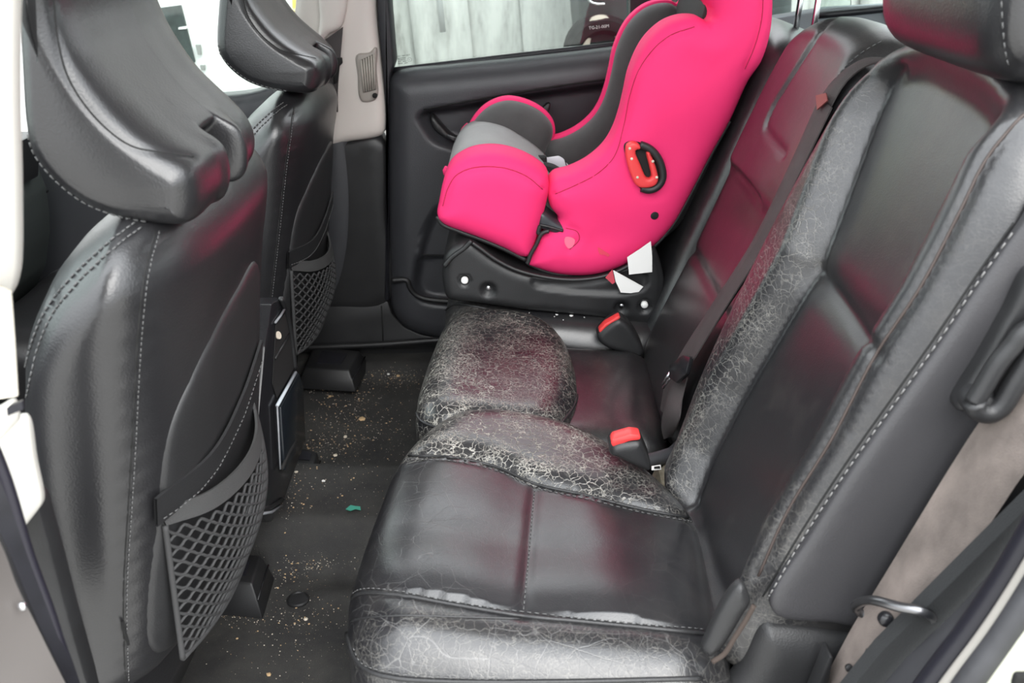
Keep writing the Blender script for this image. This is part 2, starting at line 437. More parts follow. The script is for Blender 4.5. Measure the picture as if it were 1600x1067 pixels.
M_dgrey = simple('dark_charcoal_cloth', (.03, .029, .029), .85, bump=.4, bscale=1500)
M_lgrey = simple('light_grey_cloth', (.19, .185, .185), .75, bump=.3, bscale=1500, var=.1, vscale=25, sheen=.2)
M_red = simple('red_plastic', (.72, .05, .05), .4)
M_orange_red = simple('faded_red_plastic', (.78, .055, .06), .38)
M_chrome = simple('brushed_metal', (.7, .7, .72), .25, metal=1.0)
M_black = simple('matt_black', (.006, .006, .006), .8)
M_web = simple('dusty_brown_webbing', (.135, .112, .10), .8, bump=.6, bscale=900, var=.38, vscale=26, stretch=(1, 1, .6))
M_web_dark = simple('dark_webbing', (.05, .042, .042), .7, bump=.5, bscale=900, var=.2, vscale=20)
M_cord = simple('charcoal_cord', (.035, .035, .036), .75, bump=.4, bscale=2000)
M_thread = simple('grey_thread', (.16, .157, .155), .7)
M_thread_dark = simple('dark_thread', (.10, .10, .10), .7)
M_side = simple('grey_black_vinyl', (.042, .041, .044), .42, bump=.35, bscale=700)
M_pseam = simple('deep_pink_seam', (.42, .012, .06), .8)
M_paper = simple('white_paper', (.85, .84, .82), .6)
M_foam = simple('dirty_foam', (.30, .26, .19), .9, bump=.8, bscale=300, var=.3, vscale=30)
M_tan = simple('tan_crumb', (.52, .36, .2), .85, var=.3, vscale=60)
M_pale = simple('pale_crumb', (.62, .55, .45), .85, var=.3, vscale=60)
M_green = simple('green_scrap', (.05, .30, .22), .7)
def floor_mat():
    m, nt, p = nodes('worn_black_carpet'); tc = nd(nt, 'ShaderNodeTexCoord'); src = tc.outputs['Object']
    n1 = nd(nt, 'ShaderNodeTexNoise', Scale=900.0, Detail=2.0); ln(nt, src, n1.inputs['Vector'])
    b = nd(nt, 'ShaderNodeBump', Strength=.5, Distance=.002); ln(nt, n1.outputs['Fac'], b.inputs['Height']); ln(nt, b.outputs[0], p.inputs['Normal'])
    n2 = nd(nt, 'ShaderNodeTexNoise', Scale=7.0, Detail=8.0, Roughness=.7); ln(nt, src, n2.inputs['Vector'])
    cr = nd(nt, 'ShaderNodeValToRGB'); ln(nt, n2.outputs['Fac'], cr.inputs[0])
    cr.color_ramp.elements[0].position = .35; cr.color_ramp.elements[0].color = (.016, .016, .017, 1)
    cr.color_ramp.elements[1].position = .75; cr.color_ramp.elements[1].color = (.055, .053, .048, 1)
    n3 = nd(nt, 'ShaderNodeTexNoise', Scale=420.0, Detail=1.0); ln(nt, src, n3.inputs['Vector'])
    r3 = nd(nt, 'ShaderNodeMapRange'); r3.inputs[1].default_value = .70; r3.inputs[2].default_value = .78; r3.inputs[4].default_value = .5; ln(nt, n3.outputs['Fac'], r3.inputs[0])
    mx = nd(nt, 'ShaderNodeMix', data_type='RGBA'); ln(nt, r3.outputs[0], mx.inputs[0]); ln(nt, cr.outputs[0], mx.inputs[6]); mx.inputs[7].default_value = (.2, .17, .12, 1)
    ln(nt, mx.outputs[2], p.inputs['Base Color']); p.inputs['Roughness'].default_value = .75; return m
M_floor = floor_mat()
def glass_mat():
    m = bpy.data.materials.new('window_glass'); m.use_nodes = True; nt = m.node_tree; nt.nodes.clear()
    out = nd(nt, 'ShaderNodeOutputMaterial'); t = nd(nt, 'ShaderNodeBsdfTransparent'); t.inputs[0].default_value = (.90, .95, .93, 1)
    g = nd(nt, 'ShaderNodeBsdfGlossy'); g.inputs['Roughness'].default_value = .02; fr = nd(nt, 'ShaderNodeFresnel'); fr.inputs[0].default_value = 1.45
    mx = nd(nt, 'ShaderNodeMixShader'); ln(nt, fr.outputs[0], mx.inputs[0]); ln(nt, t.outputs[0], mx.inputs[1]); ln(nt, g.outputs[0], mx.inputs[2]); ln(nt, mx.outputs[0], out.inputs[0]); return m
M_glass = glass_mat()
# ------------------------------------------------------------------ outside
def struct(o): o['kind'] = 'structure'; return o
M_ground = simple('concrete_ground', (.34, .33, .31), .9, var=.15, vscale=2)
struct(mesh('ground', [(-30, -30, -.5), (30, -30, -.5), (30, 40, -.5), (-30, 40, -.5)], [(0, 1, 2, 3)], M_ground, smooth=False))
def fence_mat():
    m, nt, p = nodes('weathered_sheet'); tc = nd(nt, 'ShaderNodeTexCoord'); src = tc.outputs['Object']
    mpn = nd(nt, 'ShaderNodeMapping'); mpn.inputs['Scale'].default_value = (3.5, 1, .8); ln(nt, src, mpn.inputs[0])
    n = nd(nt, 'ShaderNodeTexNoise', Scale=2.6, Detail=8.0, Roughness=.7); ln(nt, mpn.outputs[0], n.inputs['Vector'])
    cr = nd(nt, 'ShaderNodeValToRGB'); ln(nt, n.outputs['Fac'], cr.inputs[0]); e = cr.color_ramp.elements
    e[0].position = .30; e[0].color = (.13, .12, .115, 1); e[1].position = .60; e[1].color = (.46, .46, .445, 1)
    x = e.new(.46); x.color = (.36, .365, .35, 1)
    ln(nt, cr.outputs[0], p.inputs['Base Color']); p.inputs['Roughness'].default_value = .7; return m
M_sheet = fence_mat()
fence = thing('sheet_fence', 'pale weathered sheet fence seen through the far rear window', 'fence', (0, 4.0, -.5))
FY = 4.0
edges = [W(u, 0, Y=FY).x for u in (150, 245, 345, 440, 530, 605, 641, 727, 815, 900, 990, 1080, 1170, 1260, 1350, 1440)]
zt = W(700, 0, Y=FY).z
for k in range(len(edges)-1):
    x0, x1 = edges[k]-.008, edges[k+1]+.008; L = math.tan(math.radians(5.0)); dy = .035*(k % 2)
    V = []; 
    for zz in (-.5, 2.1):
        s = -(zz-zt)*L
        for q in range(9):
            t = q/8; V.append((x0+(x1-x0)*t+s, FY+dy-.006*math.sin(math.pi*t)**.5, zz))
    V += [(v[0], v[1]+.03, v[2]) for v in V]
    Fs = [[q, q+1, 10+q, 9+q] for q in range(8)]+[[18+q, 27+q, 28+q, 19+q] for q in range(8)]
    Fs += [[0, 9, 27, 18], [8, 26, 35, 17]]
    mesh('sheet', V, Fs, M_sheet, fence)
# pole on the fence
a = W(680, -60, Y=FY-.06); b = W(692, 50, Y=FY-.06)
tube('pole', [a, (a+b)/2, b], .012, simple('grey_pole', (.35, .36, .36), .5, metal=.3), fence)
# parked dark vehicle with a beige wheel arch beyond the window
VY = 3.35
car = thing('parked_car', 'dark car corner with beige wheel arch seen through the far window', 'car', W(950, 60, Y=VY+.4))
M_dkcar = simple('dark_green_paint', (.012, .019, .019), .6, var=.5, vscale=12)
pts = [(903, -160), (903, 0), (905, 40), (908, 70), (912, 140), (1200, 140), (1200, -160)]
pv = [W(u, v, Y=VY) for u, v in pts]; O2 = np.array([[p.x, p.z] for p in pv])
puff('body', crv(O2, 90, True), lambda P, h: np.stack([P[:, 0], VY-h, P[:, 1]], 1), .10, .12, skirt=.5, g=.02, mat=M_dkcar, parent=car)
arc = [W(u, v, Y=VY-.11) for u, v in ((912, 78), (915, 58), (922, 42), (933, 34), (945, 34), (957, 40), (967, 52), (976, 70), (985, 95))]
tube('wheel_arch', crv(arc, 40), .021, simple('beige_arch', (.30, .25, .21), .7), car, k=10)
c = W(942, 86, Y=VY-.10); 
lathe('tyre', c, (0, -1, 0), [(.02, .02), (.07, .02), (.085, .035), (.115, .035), (.128, .015), (.13, -.03), (.13, -.1)], simple('tyre_rubber', (.010, .010, .0104), .95, spec=.1, var=.4, vscale=30), car, k=36)
tube('chrome_trim', crv([W(u, v, Y=VY-.12) for u, v in ((917, -14), (922, 2), (932, 6), (945, 6))], 20), .004, M_chrome, car)
# white slab standing in for the overexposed view by the far front door
backdrop = thing('white_backdrop', 'white slab with a dark panel, standing in for glare beyond the front passenger window', 'backdrop', W(300, 60, Y=3.2))
M_white = simple('backdrop_white', (.86, .87, .86), .4, coat=.3)
q = [W(-500, -300, Y=3.0), W(440, -300, Y=3.0), W(452, 230, Y=3.0), W(-500, 230, Y=3.0)]
prism('body', q, (0, .7, 0), M_white, backdrop, r=.04)
q = [W(u, v, Y=2.99) for u, v in ((236, 14), (282, 8), (304, 96), (285, 130), (236, 110))]
prism('dark_panel', q, (0, .02, 0), simple('dark_panel_paint', (.03, .04, .038), .5, var=.4, vscale=40), backdrop)
q = [W(u, v, Y=2.985) for u, v in ((279, 43), (291, 41), (291, 45), (279, 46))]; prism('handle', q, (0, .012, 0), M_white, backdrop)
for ys in ((70, 86), (102, 110)):
    q = [W(u, v, Y=2.985) for u, v in ((305+(ys[0]-70)*.22, ys[0]), (312+(ys[0]-70)*.22, ys[0]), (314+(ys[1]-86)*.22, ys[1]), (309+(ys[1]-86)*.22, ys[1]))]
    prism('side_badge', q, (0, .012, 0), simple('grey_badge', (.25, .25, .24), .5), backdrop)
yel = thing('yellow_board', 'yellow board outside behind the passenger head restraint', 'board', W(475, 60, Y=2.8))
q = [W(u, v, Y=2.8) for u, v in ((452, -120), (520, -120), (520, 140), (460, 140))]
prism('panel', q, (0, .04, 0), simple('yellow_paint', (.72, .53, .13), .5), yel, r=.005)
q = [W(u, v, Y=2.79) for u, v in ((452, 14), (520, 12), (520, 16), (452, 18))]; prism('rail', q, (0, .02, 0), simple('pale_rail', (.75, .65, .4), .5), yel)

# ------------------------------------------------------------------ car shell
YF = 1.90
# floor with the raised tunnel
gx = np.linspace(-1.15, .62, 150); gy = np.linspace(.57, 1.90, 120); GX, GY = np.meshgrid(gx, gy)
hump = sstep(GY, 1.150, 1.208)*(1-sstep(GY, 1.368, 1.40))*.072
GZ = hump + .004*np.sin(GX*9+GY*4)
mat_edge = sstep(GY, 1.085, 1.10)*(1-sstep(GY, 1.115, 1.13)); GZ += .006*mat_edge*(GX > -.30)
GZ += .03*sstep(GY, 1.80, 1.86)
V = np.stack([GX.ravel(), GY.ravel(), GZ.ravel()], 1); nx = len(gx)
Fs = [[r*nx+k, r*nx+k+1, (r+1)*nx+k+1, (r+1)*nx+k] for r in range(len(gy)-1) for k in range(nx-1)]
floor = struct(mesh('floor', V, Fs, M_floor)); B_floor = bvh_of(floor)
plug = W(466, 938, Z=.004); lathe('floor_plug', plug, (0, 0, 1), [(.017, -.004), (.017, .003), (.0145, .0045), (.0135, .0025), (.002, .003)], M_plastic, floor)
# strip under the floor, ceiling and far body
struct(rbox('ceiling', (.2, 1.235, 1.32), (2.9, .91, .05), simple('grey_headlining', (.42, .41, .39), .9), r=.02))
struct(rbox('wall_underbody', (.1, 1.235, -.12), (2.9, 1.34, .10), M_black, r=.02))
struct(rbox('trim_13', (.2, 1.79, 1.29), (2.9, .24, .06), M_cream, r=.02))      # far roof rail
# far sill plate
def poly(Y, pts): return [W(u, v, Y=Y) for u, v in pts]
sill = struct(prism('trim_1', poly(1.875, [(360, 488), (515, 478), (606, 471), (613, 492), (632, 512), (660, 524), (700, 530), (1010, 535), (1010, 552), (690, 541), (596, 546), (470, 552), (360, 556)]), (0, .06, 0), M_plastic, r=.004))
tube('sill_seam', [W(596, 478, Y=1.8745), W(599, 545, Y=1.8745)], .0016, M_black, sill, k=5)
tube('sill_ledge', crv(poly(1.868, [(470, 543), (596, 538), (690, 531), (760, 529)]), 20), .007, M_plastic, sill)
# far B pillar: lower black panel
p = poly(1.885, [(360, 240), (512, 226), (596, 213), (602, 222), (605, 330), (607, 470), (515, 480), (360, 490)])
pillar_low = struct(puff('trim_2', np.array([[q.x, q.z] for q in p]), lambda P, h: np.stack([P[:, 0], 1.885-h, P[:, 1]], 1), .012, .012, skirt=.04, g=.02, mat=M_plastic, nout=80))
p = poly(1.875, [(486, -90), (580, -90), (588, 20), (597, 110), (603, 168), (601, 206), (594, 213), (545, 222), (480, 228)])
O2 = crv(np.array([[q.x, q.z] for q in p]), 120, True)
pillar_up = struct(puff('trim_3', O2, lambda P, h: np.stack([P[:, 0], 1.885-h, P[:, 1]], 1), .022, .022, skirt=.04, g=.008, mat=M_beige, raw=True))
# air vent in the pillar
vp = poly(1.860, [(557, 86), (577, 82), (587, 74), (588, 110), (590, 150), (585, 157), (566, 159), (561, 150), (559, 118)])
vent = puff('vent_surround', crv(np.array([[q.x, q.z] for q in vp]), 60, True), lambda P, h: np.stack([P[:, 0], 1.862-h, P[:, 1]], 1), .006, .006, skirt=.008, g=.003, mat=simple('warm_grey_plastic', (.34, .31, .28), .5), parent=pillar_up, raw=True)
vm = simple('vent_recess', (.05, .045, .04), .7)
prism('vent_opening', poly(1.8556, [(563, 94), (585, 84), (588, 140), (568, 145)]), (0, .002, 0), vm, vent)
for k in range(6):
    t = k/5; u0 = 564.5+t*19.5; u1 = 569+t*17
    a = W(u0, 94-t*9, Y=1.853); b = W(u1, 144-t*5, Y=1.853)
    tube('vent_slat', [a, (a+b)/2, b], .0022, simple('vent_slat_plastic', (.40, .37, .33), .5) if k == 0 else bpy.data.materials['vent_slat_plastic'], vent, k=6, flat=1.8)
lathe('vent_dial', W(586, 149, Y=1.853), (0, -1, 0), [(.005, 0), (.005, .004), (.003, .005)], M_black, vent, k=12)
# belt height slider and dark webbing on that pillar
adj = poly(1.850, [(500, -90), (538, -90), (536, 35), (528, 46), (512, 54), (505, 66), (498, 62), (500, 30)])
pa = puff('belt_slider_cover', crv(np.array([[q.x, q.z] for q in adj]), 70, True), lambda P, h: np.stack([P[:, 0], 1.850-h, P[:, 1]], 1), .012, .012, skirt=.02, g=.006, mat=M_beige, parent=pillar_up, raw=True)
wb = thing('front_seat_belt', 'dark front passenger belt webbing hanging down the far pillar', 'seat belt', W(515, 120, Y=1.84))
ribbon('webbing', poly(1.845, [(508, 62), (497, 90), (505, 130), (520, 175)]), poly(1.842, [(536, 42), (532, 90), (528, 140), (528, 175)]), M_web_dark, wb)
prism('belt_clip', poly(1.838, [(520, 92), (534, 90), (535, 99), (530, 104), (527, 130), (521, 132)]), (0, .008, 0), M_black, wb, r=.002)
# door seal and frame
struct(prism('trim_4', poly(1.868, [(584, -120), (603, -120), (606, -10), (615, 100), (609, 118), (606, 200), (608, 470), (601, 470), (604, 200), (598, 118), (590, 30)]), (0, .07, 0), M_rubber, r=.004))
# far rear door card
dp = poly(YF, [(607, 150), (608, 124), (620, 112), (700, 101), (800, 91), (900, 80), (1000, 68), (1150, 50), (1300, 33), (1320, 150), (1200, 420), (1010, 537), (800, 534), (700, 527), (655, 518), (628, 503), (613, 478), (609, 400), (607, 250)])
dpo = crv(np.array([[q.x, q.z] for q in dp]), 260, True)
rec = crv(np.array([[q.x, q.z] for q in poly(YF, [(656, 176), (664, 168), (720, 158), (850, 137), (960, 122), (1120, 102), (1130, 170), (1000, 260), (800, 246), (730, 232), (706, 224), (680, 214), (665, 195)])]), 120, True)
pock = crv(np.array([[q.x, q.z] for q in poly(YF, [(648, 440), (652, 400), (662, 355), (682, 318), (712, 302), (800, 300), (1000, 330), (1000, 480), (760, 470), (690, 466), (660, 459)])]), 120, True)
spk = crv(np.array([[q.x, q.z] for q in poly(YF, [(655, 396), (664, 352), (684, 322), (712, 306), (800, 304), (800, 396), (700, 398)])]), 100, True)
def dsd(P, pl): d = segdist(P, pl, True); return np.where(inside(P, pl), d, -d)
def door_add(P, d):
    r = dsd(P, rec); k = dsd(P, pock)
    h = -.052*sstep(r, -.004, .018) - .030*sstep(k, -.003, .016)
    s = dsd(P, spk); h += .012*sstep(s, .0, .006)
    belt = W(800, 92, Y=YF).z
    return h
door = struct(puff('door_1', dpo, lambda P, h: np.stack([P[:, 0], YF-h, P[:, 1]], 1), .045, .05, skirt=.04, g=.007, mat=M_door, raw=True, add=door_add))
B_door = bvh_of(door)
# pull handle ridge inside the recess, release lever, lower map pocket lip and joint
arm = puff('armrest_ledge', crv(np.array([[q.x, q.z] for q in poly(YF-.02, [(672, 178), (690, 196), (702, 209), (722, 220), (800, 236), (960, 250), (960, 262), (790, 250), (716, 232), (694, 218), (674, 200)])]), 90, True),
           lambda P, h: np.stack([P[:, 0], YF-.004-h, P[:, 1]], 1), .012, .008, skirt=.02, g=.005, mat=M_plastic, parent=door, raw=True)
rbox('window_switch', W(709, 217, Y=YF-.033), (.03, .006, .010), M_plastic_gloss, door, r=.002, rot=Matrix.Rotation(math.radians(22), 3, 'Y'))
lv = poly(YF-.03, [(848, 168), (856, 161), (861, 163), (857, 178), (845, 190), (835, 186)])
prism('door_handle', lv, (0, .02, 0), M_plastic, door, r=.004)
lip = crv(poly(YF-.047, [(612, 438), (636, 438), (640, 448), (648, 459), (662, 466), (690, 470), (760, 472)]), 50)
tube('pocket_lip', lip, .006, M_plastic, door, k=8)
tube('pocket_joint', crv(poly(YF-.028, [(654, 398), (690, 399), (730, 399)]), 20), .002, M_black, door, k=5)
tube('armrest_crease', drape(B_door, [(662, 171), (720, 160), (850, 138), (960, 122)], 40, off=-.0005), .002, M_black, door, k=5)
# glass with its etched writing
def wpt(u, v): return W(u, v, Y=1.93)
gl = struct(prism('window_1', [wpt(606, -140), wpt(1330, -140), wpt(1330, 28), wpt(975, 64), wpt(800, 83), wpt(612, 106)], (0, .004, 0), M_glass, smooth=False))
tube('window_seal', crv([W(u, v, Y=1.918) for u, v in ((610, 110), (800, 88), (975, 68), (1150, 48), (1310, 30))], 40), .0055, M_rubber, gl, k=8)
M_ink = simple('etched_ink', (.02, .03, .03), .6); M_inkw = simple('etched_white', (.8, .82, .8), .6)
def glass_text(s, u, v, size, m, name='etched_text', ang=0.0):
    c = W(u, v, Y=1.928)
    M = Matrix.Translation(c) @ Matrix.Rotation(ang, 4, 'Y') @ Matrix.Rotation(math.pi/2, 4, 'X')
    return text_mesh(name, s, size, M, m, gl)
A6 = math.radians(-6)
glass_text('TG-21-00M', 936, 44.5, .0085, M_inkw, 'white_etched_code', A6)
glass_text('VOLVO SEKURIT', 628, 88.5, .0046, M_ink, 'etched_text', A6)
for (u0, u1, v) in ((621, 634, 91.5), (622, 634, 94), (622, 627, 96.5), (629, 635, 96), (622, 629, 99.5), (632, 637, 98.5)):
    a = W(u0, v, Y=1.9285); b = W(u1, v-(u1-u0)*.1, Y=1.9285); tube('etched_line', [a, (a+b)/2, b], .00055, M_ink, gl, k=4)
glass_text('E', 640, 94.5, .0040, M_ink, 'etched_text', A6)
tube('etched_ring', [W(640+3.2*math.cos(t), 93.2+3.2*math.sin(t), Y=1.9285) for t in np.linspace(0, 6.283, 20)[:-1]], .0003, M_ink, gl, k=4, closed=True)
struct(prism('trim_5', poly(1.90, [(984, -140), (1030, -140), (1030, 40), (985, 40)]), (0, .03, 0), M_rubber))
# far front door with its glass
fd = poly(YF, [(60, 178), (205, 157), (345, 149), (380, 146), (520, 132), (520, 480), (60, 520)])
struct(puff('door_2', np.array([[q.x, q.z] for q in fd]), lambda P, h: np.stack([P[:, 0], YF-h, P[:, 1]], 1), .03, .03, skirt=.04, g=.02, mat=M_door, nout=100))
struct(prism('window_2', [W(u, v, Y=1.93) for u, v in ((60, -140), (580, -140), (596, 120), (345, 146), (60, 176))], (0, .004, 0), M_glass, smooth=False))
# dashboard edge and glove box seen between pillar and head restraint
dash = thing('dashboard', 'black dashboard end with air vent and glove box beside the far front door', 'dashboard', W(60, 400, Y=1.7))
DX = -.985
def dpx(u, v): return W(u, v, X=DX)
dd = [W(u, v, Y=1.78) for u, v in ((-40, 240), (60, 255), (74, 292), (79, 330), (80, 360), (74, 410), (60, 445), (-40, 470))]
M_dash = simple('dark_green_grey_plastic', (.055, .065, .062), .5, bump=.3)
prism('fascia', dd, (0, -.55, 0), M_dash, dash, r=.006)
prism('glovebox_lid', [W(u, v, Y=1.235) + Vector((.004, 0, 0)) for u, v in ((-250, 330), (-200, 330), (-198, 420), (-250, 440))], (0, .5, 0), M_plastic, dash, r=.003)
dt = [W(u, v, Y=1.779) for u, v in ((-40, 322), (66, 302), (76, 296), (76, 300), (66, 306), (-40, 328))]
prism('glovebox_line', dt, (0, -.006, 0), M_plastic_gloss, dash)
prism('glovebox_seam', [W(u, v, Y=1.779) for u, v in ((-40, 352), (64, 336), (64, 339), (-40, 355))], (0, -.004, 0), M_plastic_gloss, dash)
tube('glovebox_edge', crv([W(u, v, Y=1.776) for u, v in ((57, 306), (66, 330), (68, 365), (60, 410))], 20), .004, M_plastic, dash)
prism('air_vent', [W(u, v, Y=1.779) for u, v in ((36, 266), (48, 268), (53, 279), (36, 284))], (0, -.006, 0), M_black, dash)
# rear quarter: lining, slats, window, tailgate
struct(prism('wall_far_rear', [W(u, v, Y=1.86) for u, v in ((1010, 60), (1200, 30), (1300, 14), (1410, 8), (1700, -20), (1900, -40), (1900, 500), (1010, 500))], (0, .05, 0), simple('grey_lining', (.20, .22, .24), .6, bump=.2), r=.004))
qw = [W(u, v, Y=1.88) for u, v in ((1280, 22), (1410, 13), (1700, -15), (1900, -35), (1900, -300), (1250, -300))]
win3 = struct(prism('window_3', qw, (0, .004, 0), M_glass, smooth=False))
tube('window_seal', crv([W(u, v, Y=1.855) for u, v in ((1280, 24), (1345, 18), (1410, 11), (1560, -3))], 20), .006, M_rubber, win3)
grl = thing('lining_grille', 'slatted grey air grille in the far rear side lining', 'grille', W(1395, 26, Y=1.855))
prism('frame', [W(u, v, Y=1.855) for u, v in ((1380, 16), (1430, 10), (1440, 28), (1388, 34))], (0, -.006, 0), simple('grille_grey', (.16, .17, .18), .6), grl, r=.002)
for k in range(4):
    a = W(1386+k*1.5, 18.5+k*3.6, Y=1.848); b = W(1434+k*1.5, 13+k*3.6, Y=1.848); tube('slat', [a, (a+b)/2, b], .0022, M_rubber, grl, k=5)
struct(prism('wall_rear', [(1.62, .56, -.1), (1.62, 1.92, -.1), (1.62, 1.92, .72), (1.62, .56, .72)], (.05, 0, 0), M_plastic, smooth=False))
struct(prism('window_4', [(1.62, .62, .72), (1.62, 1.86, .72), (1.45, 1.80, 1.28), (1.45, .68, 1.28)], (.004, 0, 0), M_glass, smooth=False))
struct(rbox('trunk_floor', (1.1, 1.23, .30), (1.04, 1.28, .05), simple('cargo_carpet', (.03, .03, .032), .9, bump=.5), r=.01))
# near rear quarter panel outside the belt and front near door area
struct(prism('wall_near_rear', [(.52, .50, .0), (1.66, .50, .0), (1.66, .50, .74), (.70, .50, .74)], (0, .07, 0), M_plastic, r=.01))
struct(prism('window_5', [(.74, .54, .74), (1.6, .54, .74), (1.45, .60, 1.28), (.80, .60, 1.28)], (0, .004, 0), M_glass, smooth=False))
struct(prism('wall_near_front', [(-1.30, .50, -.1), (-.62, .50, -.1), (-.62, .50, .66), (-1.30, .50, .60)], (0, .06, 0), M_door, r=.01))
struct(prism('wall_front', [(-1.28, .56, -.1), (-1.28, 1.9, -.1), (-1.28, 1.9, .62), (-1.28, .56, .62)], (-.05, 0, 0), M_plastic, smooth=False))
struct(prism('window_6', [(-1.30, .60, .62), (-1.30, 1.88, .62), (-.95, 1.82, 1.30), (-.95, .66, 1.30)], (-.004, 0, 0), M_glass, smooth=False))
# ------------------------------------------------------------------ rear seats
struct(prism('wall_far_underside', [(-1.25, 1.90, -.12), (1.66, 1.90, -.12), (1.66, 1.90, .34), (-1.25, 1.90, .34)], (0, .05, 0), M_plastic, smooth=False))
struct(rbox('trim_6', (.20, 1.235, .09), (.62, 1.24, .14), M_black, r=.02))          # seat plinth under the rear cushions
CZ, CT = .265, .07
def cush_map(P, h): return np.stack([P[:, 0], P[:, 1], CZ-CT*(P[:, 0]+.05)+h], 1)
def zpx(pts, z=.30): return np.array([[W(u, v, Z=z).x, W(u, v, Z=z).y] for u, v in pts])
REC = math.radians(20); BN = Vector((-math.cos(REC), 0, math.sin(REC))); BU = Vector((math.sin(REC), 0, math.cos(REC)))
BO = Vector((.22, 0, .30))-BN*.055
def bpx(pts, off=0.0):
    out = []
    for q in pts:
        p = Wp(q[0], q[1], BO+BN*off, BN); out.append([p.y, (p-BO).dot(BU)])
    return np.array(out)
def back_map(P, h): 
    return np.array(BO)[None]+P[:, :1]*np.array([[0, 1, 0]])+P[:, 1:2]*np.array([list(BU)])+h[:, None]*np.array([list(BN)])

# ---- near seat
near = thing('car_seat', 'near rear seat with creased two-panel cushion, closest to the open door', 'car seat', (.1, .84, .2), 'rear seats')
SE_IN = [(632, 712), (708, 715), (776, 730), (836, 756), (920, 775), (1000, 795), (1088, 811)]
SE_OUT = [(540, 946), (560, 929), (620, 930), (700, 944), (816, 963), (920, 973), (1105, 991)]
SE_MID = [(836, 757), (832, 800), (826, 870), (817, 963)]
no = zpx([(700, 664), (655, 692), (617, 735), (582, 815), (556, 890), (541, 950), (543, 1000), (556, 1040), (590, 1072), (700, 1090), (900, 1098), (1100, 1095), (1150, 1040), (1130, 930), (1105, 815), (1075, 775), (1020, 728), (960, 692), (900, 668), (820, 655), (755, 653)])
def zpl(pts):
    n = Vector((CT, 0, 1)); O_ = Vector((0, 0, CZ-CT*.05+.070)); Q = [Wp(u, v, O_, n) for u, v in pts]
    return crvi([[q.x, q.y] for q in Q], 12)
def near_add(P, d):
    i = zpl(SE_IN); o = zpl(SE_OUT)
    yi = np.interp(P[:, 0], i[:, 0], i[:, 1]); yo = np.interp(P[:, 0], o[:, 0], o[:, 1])
    inner = sstep(P[:, 1], yi+.002, yi+.05); outer = 1-sstep(P[:, 1], yo-.06, yo-.002)
    mid = (P[:, 1] < yi) & (P[:, 1] > yo)
    pil = np.where(mid, np.sin(math.pi*np.clip((P[:, 1]-yo)/(yi-yo+1e-6), 0, 1))*.006, 0)
    m = zpx([SE_MID[0], SE_MID[-1]], .335).mean(0)[0]
    pil = pil+.007*np.where(mid, np.sin(math.pi*np.clip((P[:, 0]-m)/.16, -1, 1))**2, 0)
    return (.005*inner*(1-.6*sstep(P[:, 0], .0, .22))-.010*(1-sstep(P[:, 1], yi-.012, yi+.03))*sstep(P[:, 1], yo+.02, yo+.12)+.006*outer+pil)*sstep(d, 0, .06)
def near_wear(P, d, V):
    i = zpl(SE_IN); o = zpl(SE_OUT)
    yi = np.interp(P[:, 0], i[:, 0], i[:, 1]); yo = np.interp(P[:, 0], o[:, 0], o[:, 1])
    wv = .95*sstep(P[:, 1], yi-.004, yi+.01)*(1-.7*sstep(P[:, 0], .06, .2))
    wv += .25*np.where(P[:, 1] > yi, 1-sstep(P[:, 0], -.12, -.02), 0)
    cr = .8*(1-sstep(P[:, 1], yo-.02, yo))+.55*np.where((P[:, 1] < yi) & (P[:, 1] > yo-.02), 1-.75*sstep(P[:, 0], -.12, .0), 0)
    wv += .16*(1-sstep(P[:, 1], yo-.02, yo))
    return np.clip(wv, 0, 1), np.clip(cr, 0, 1)
M_near = leather('near_seat_leather', gscale=800, grain=.12, rough=.30, crack=.75, crease=.6, dust=.08)
nc = puff('cushion', no, cush_map, .075, .075, skirt=.13, g=.0043, n=2.3, mat=M_near, parent=near, add=near_add, wear=near_wear)
def seams(o, paths, depth=.004, wid=.0045, n=60):
    b = bvh_of(o); P = [drape(b, p, n, 0) for p in paths]
    for p in P: groove(o, p, depth, wid)
    b = bvh_of(o); return b
def offs(px, dx, dy): return [(u+dx, v+dy) for u, v in px]
b = seams(nc, [SE_IN, SE_MID], .0026, .0065, 90); b = seams(nc, [SE_OUT], .0013, .006, 120)
PIPE = [(541, 960), (543, 985), (552, 1022), (572, 1045), (620, 1058), (800, 1066)]
tube('piping', drape(b, SE_OUT, 70, .001), .0022, M_vinyl, nc, k=6)
SE_LOW = [(543, 973), (560, 967), (620, 962), (720, 964), (814, 967)]
tube('insert_seam', drape(b, SE_LOW, 50, .0003), .0012, M_vinyl, nc, k=5)
tube('piping', drape(b, SE_IN, 70, .0005), .0018, M_vinyl, nc, k=6)
tube('lower_piping', drape(b, [(542, 950), (541, 968), (546, 1000), (556, 1028), (575, 1046), (615, 1058), (700, 1064), (860, 1065), (1095, 1060)], 80, .001), .0024, M_vinyl, nc, k=6)
stitch('stitching', [drape(b, offs(SE_OUT, 0, -7), 70), drape(b, offs(SE_IN, 1, 6), 70), drape(b, offs(SE_MID, 0, 0), 50), drape(b, [(553, 1012), (566, 1036), (612, 1050), (700, 1058), (790, 1062)], 50)], M_thread_dark, nc, r=.0006)

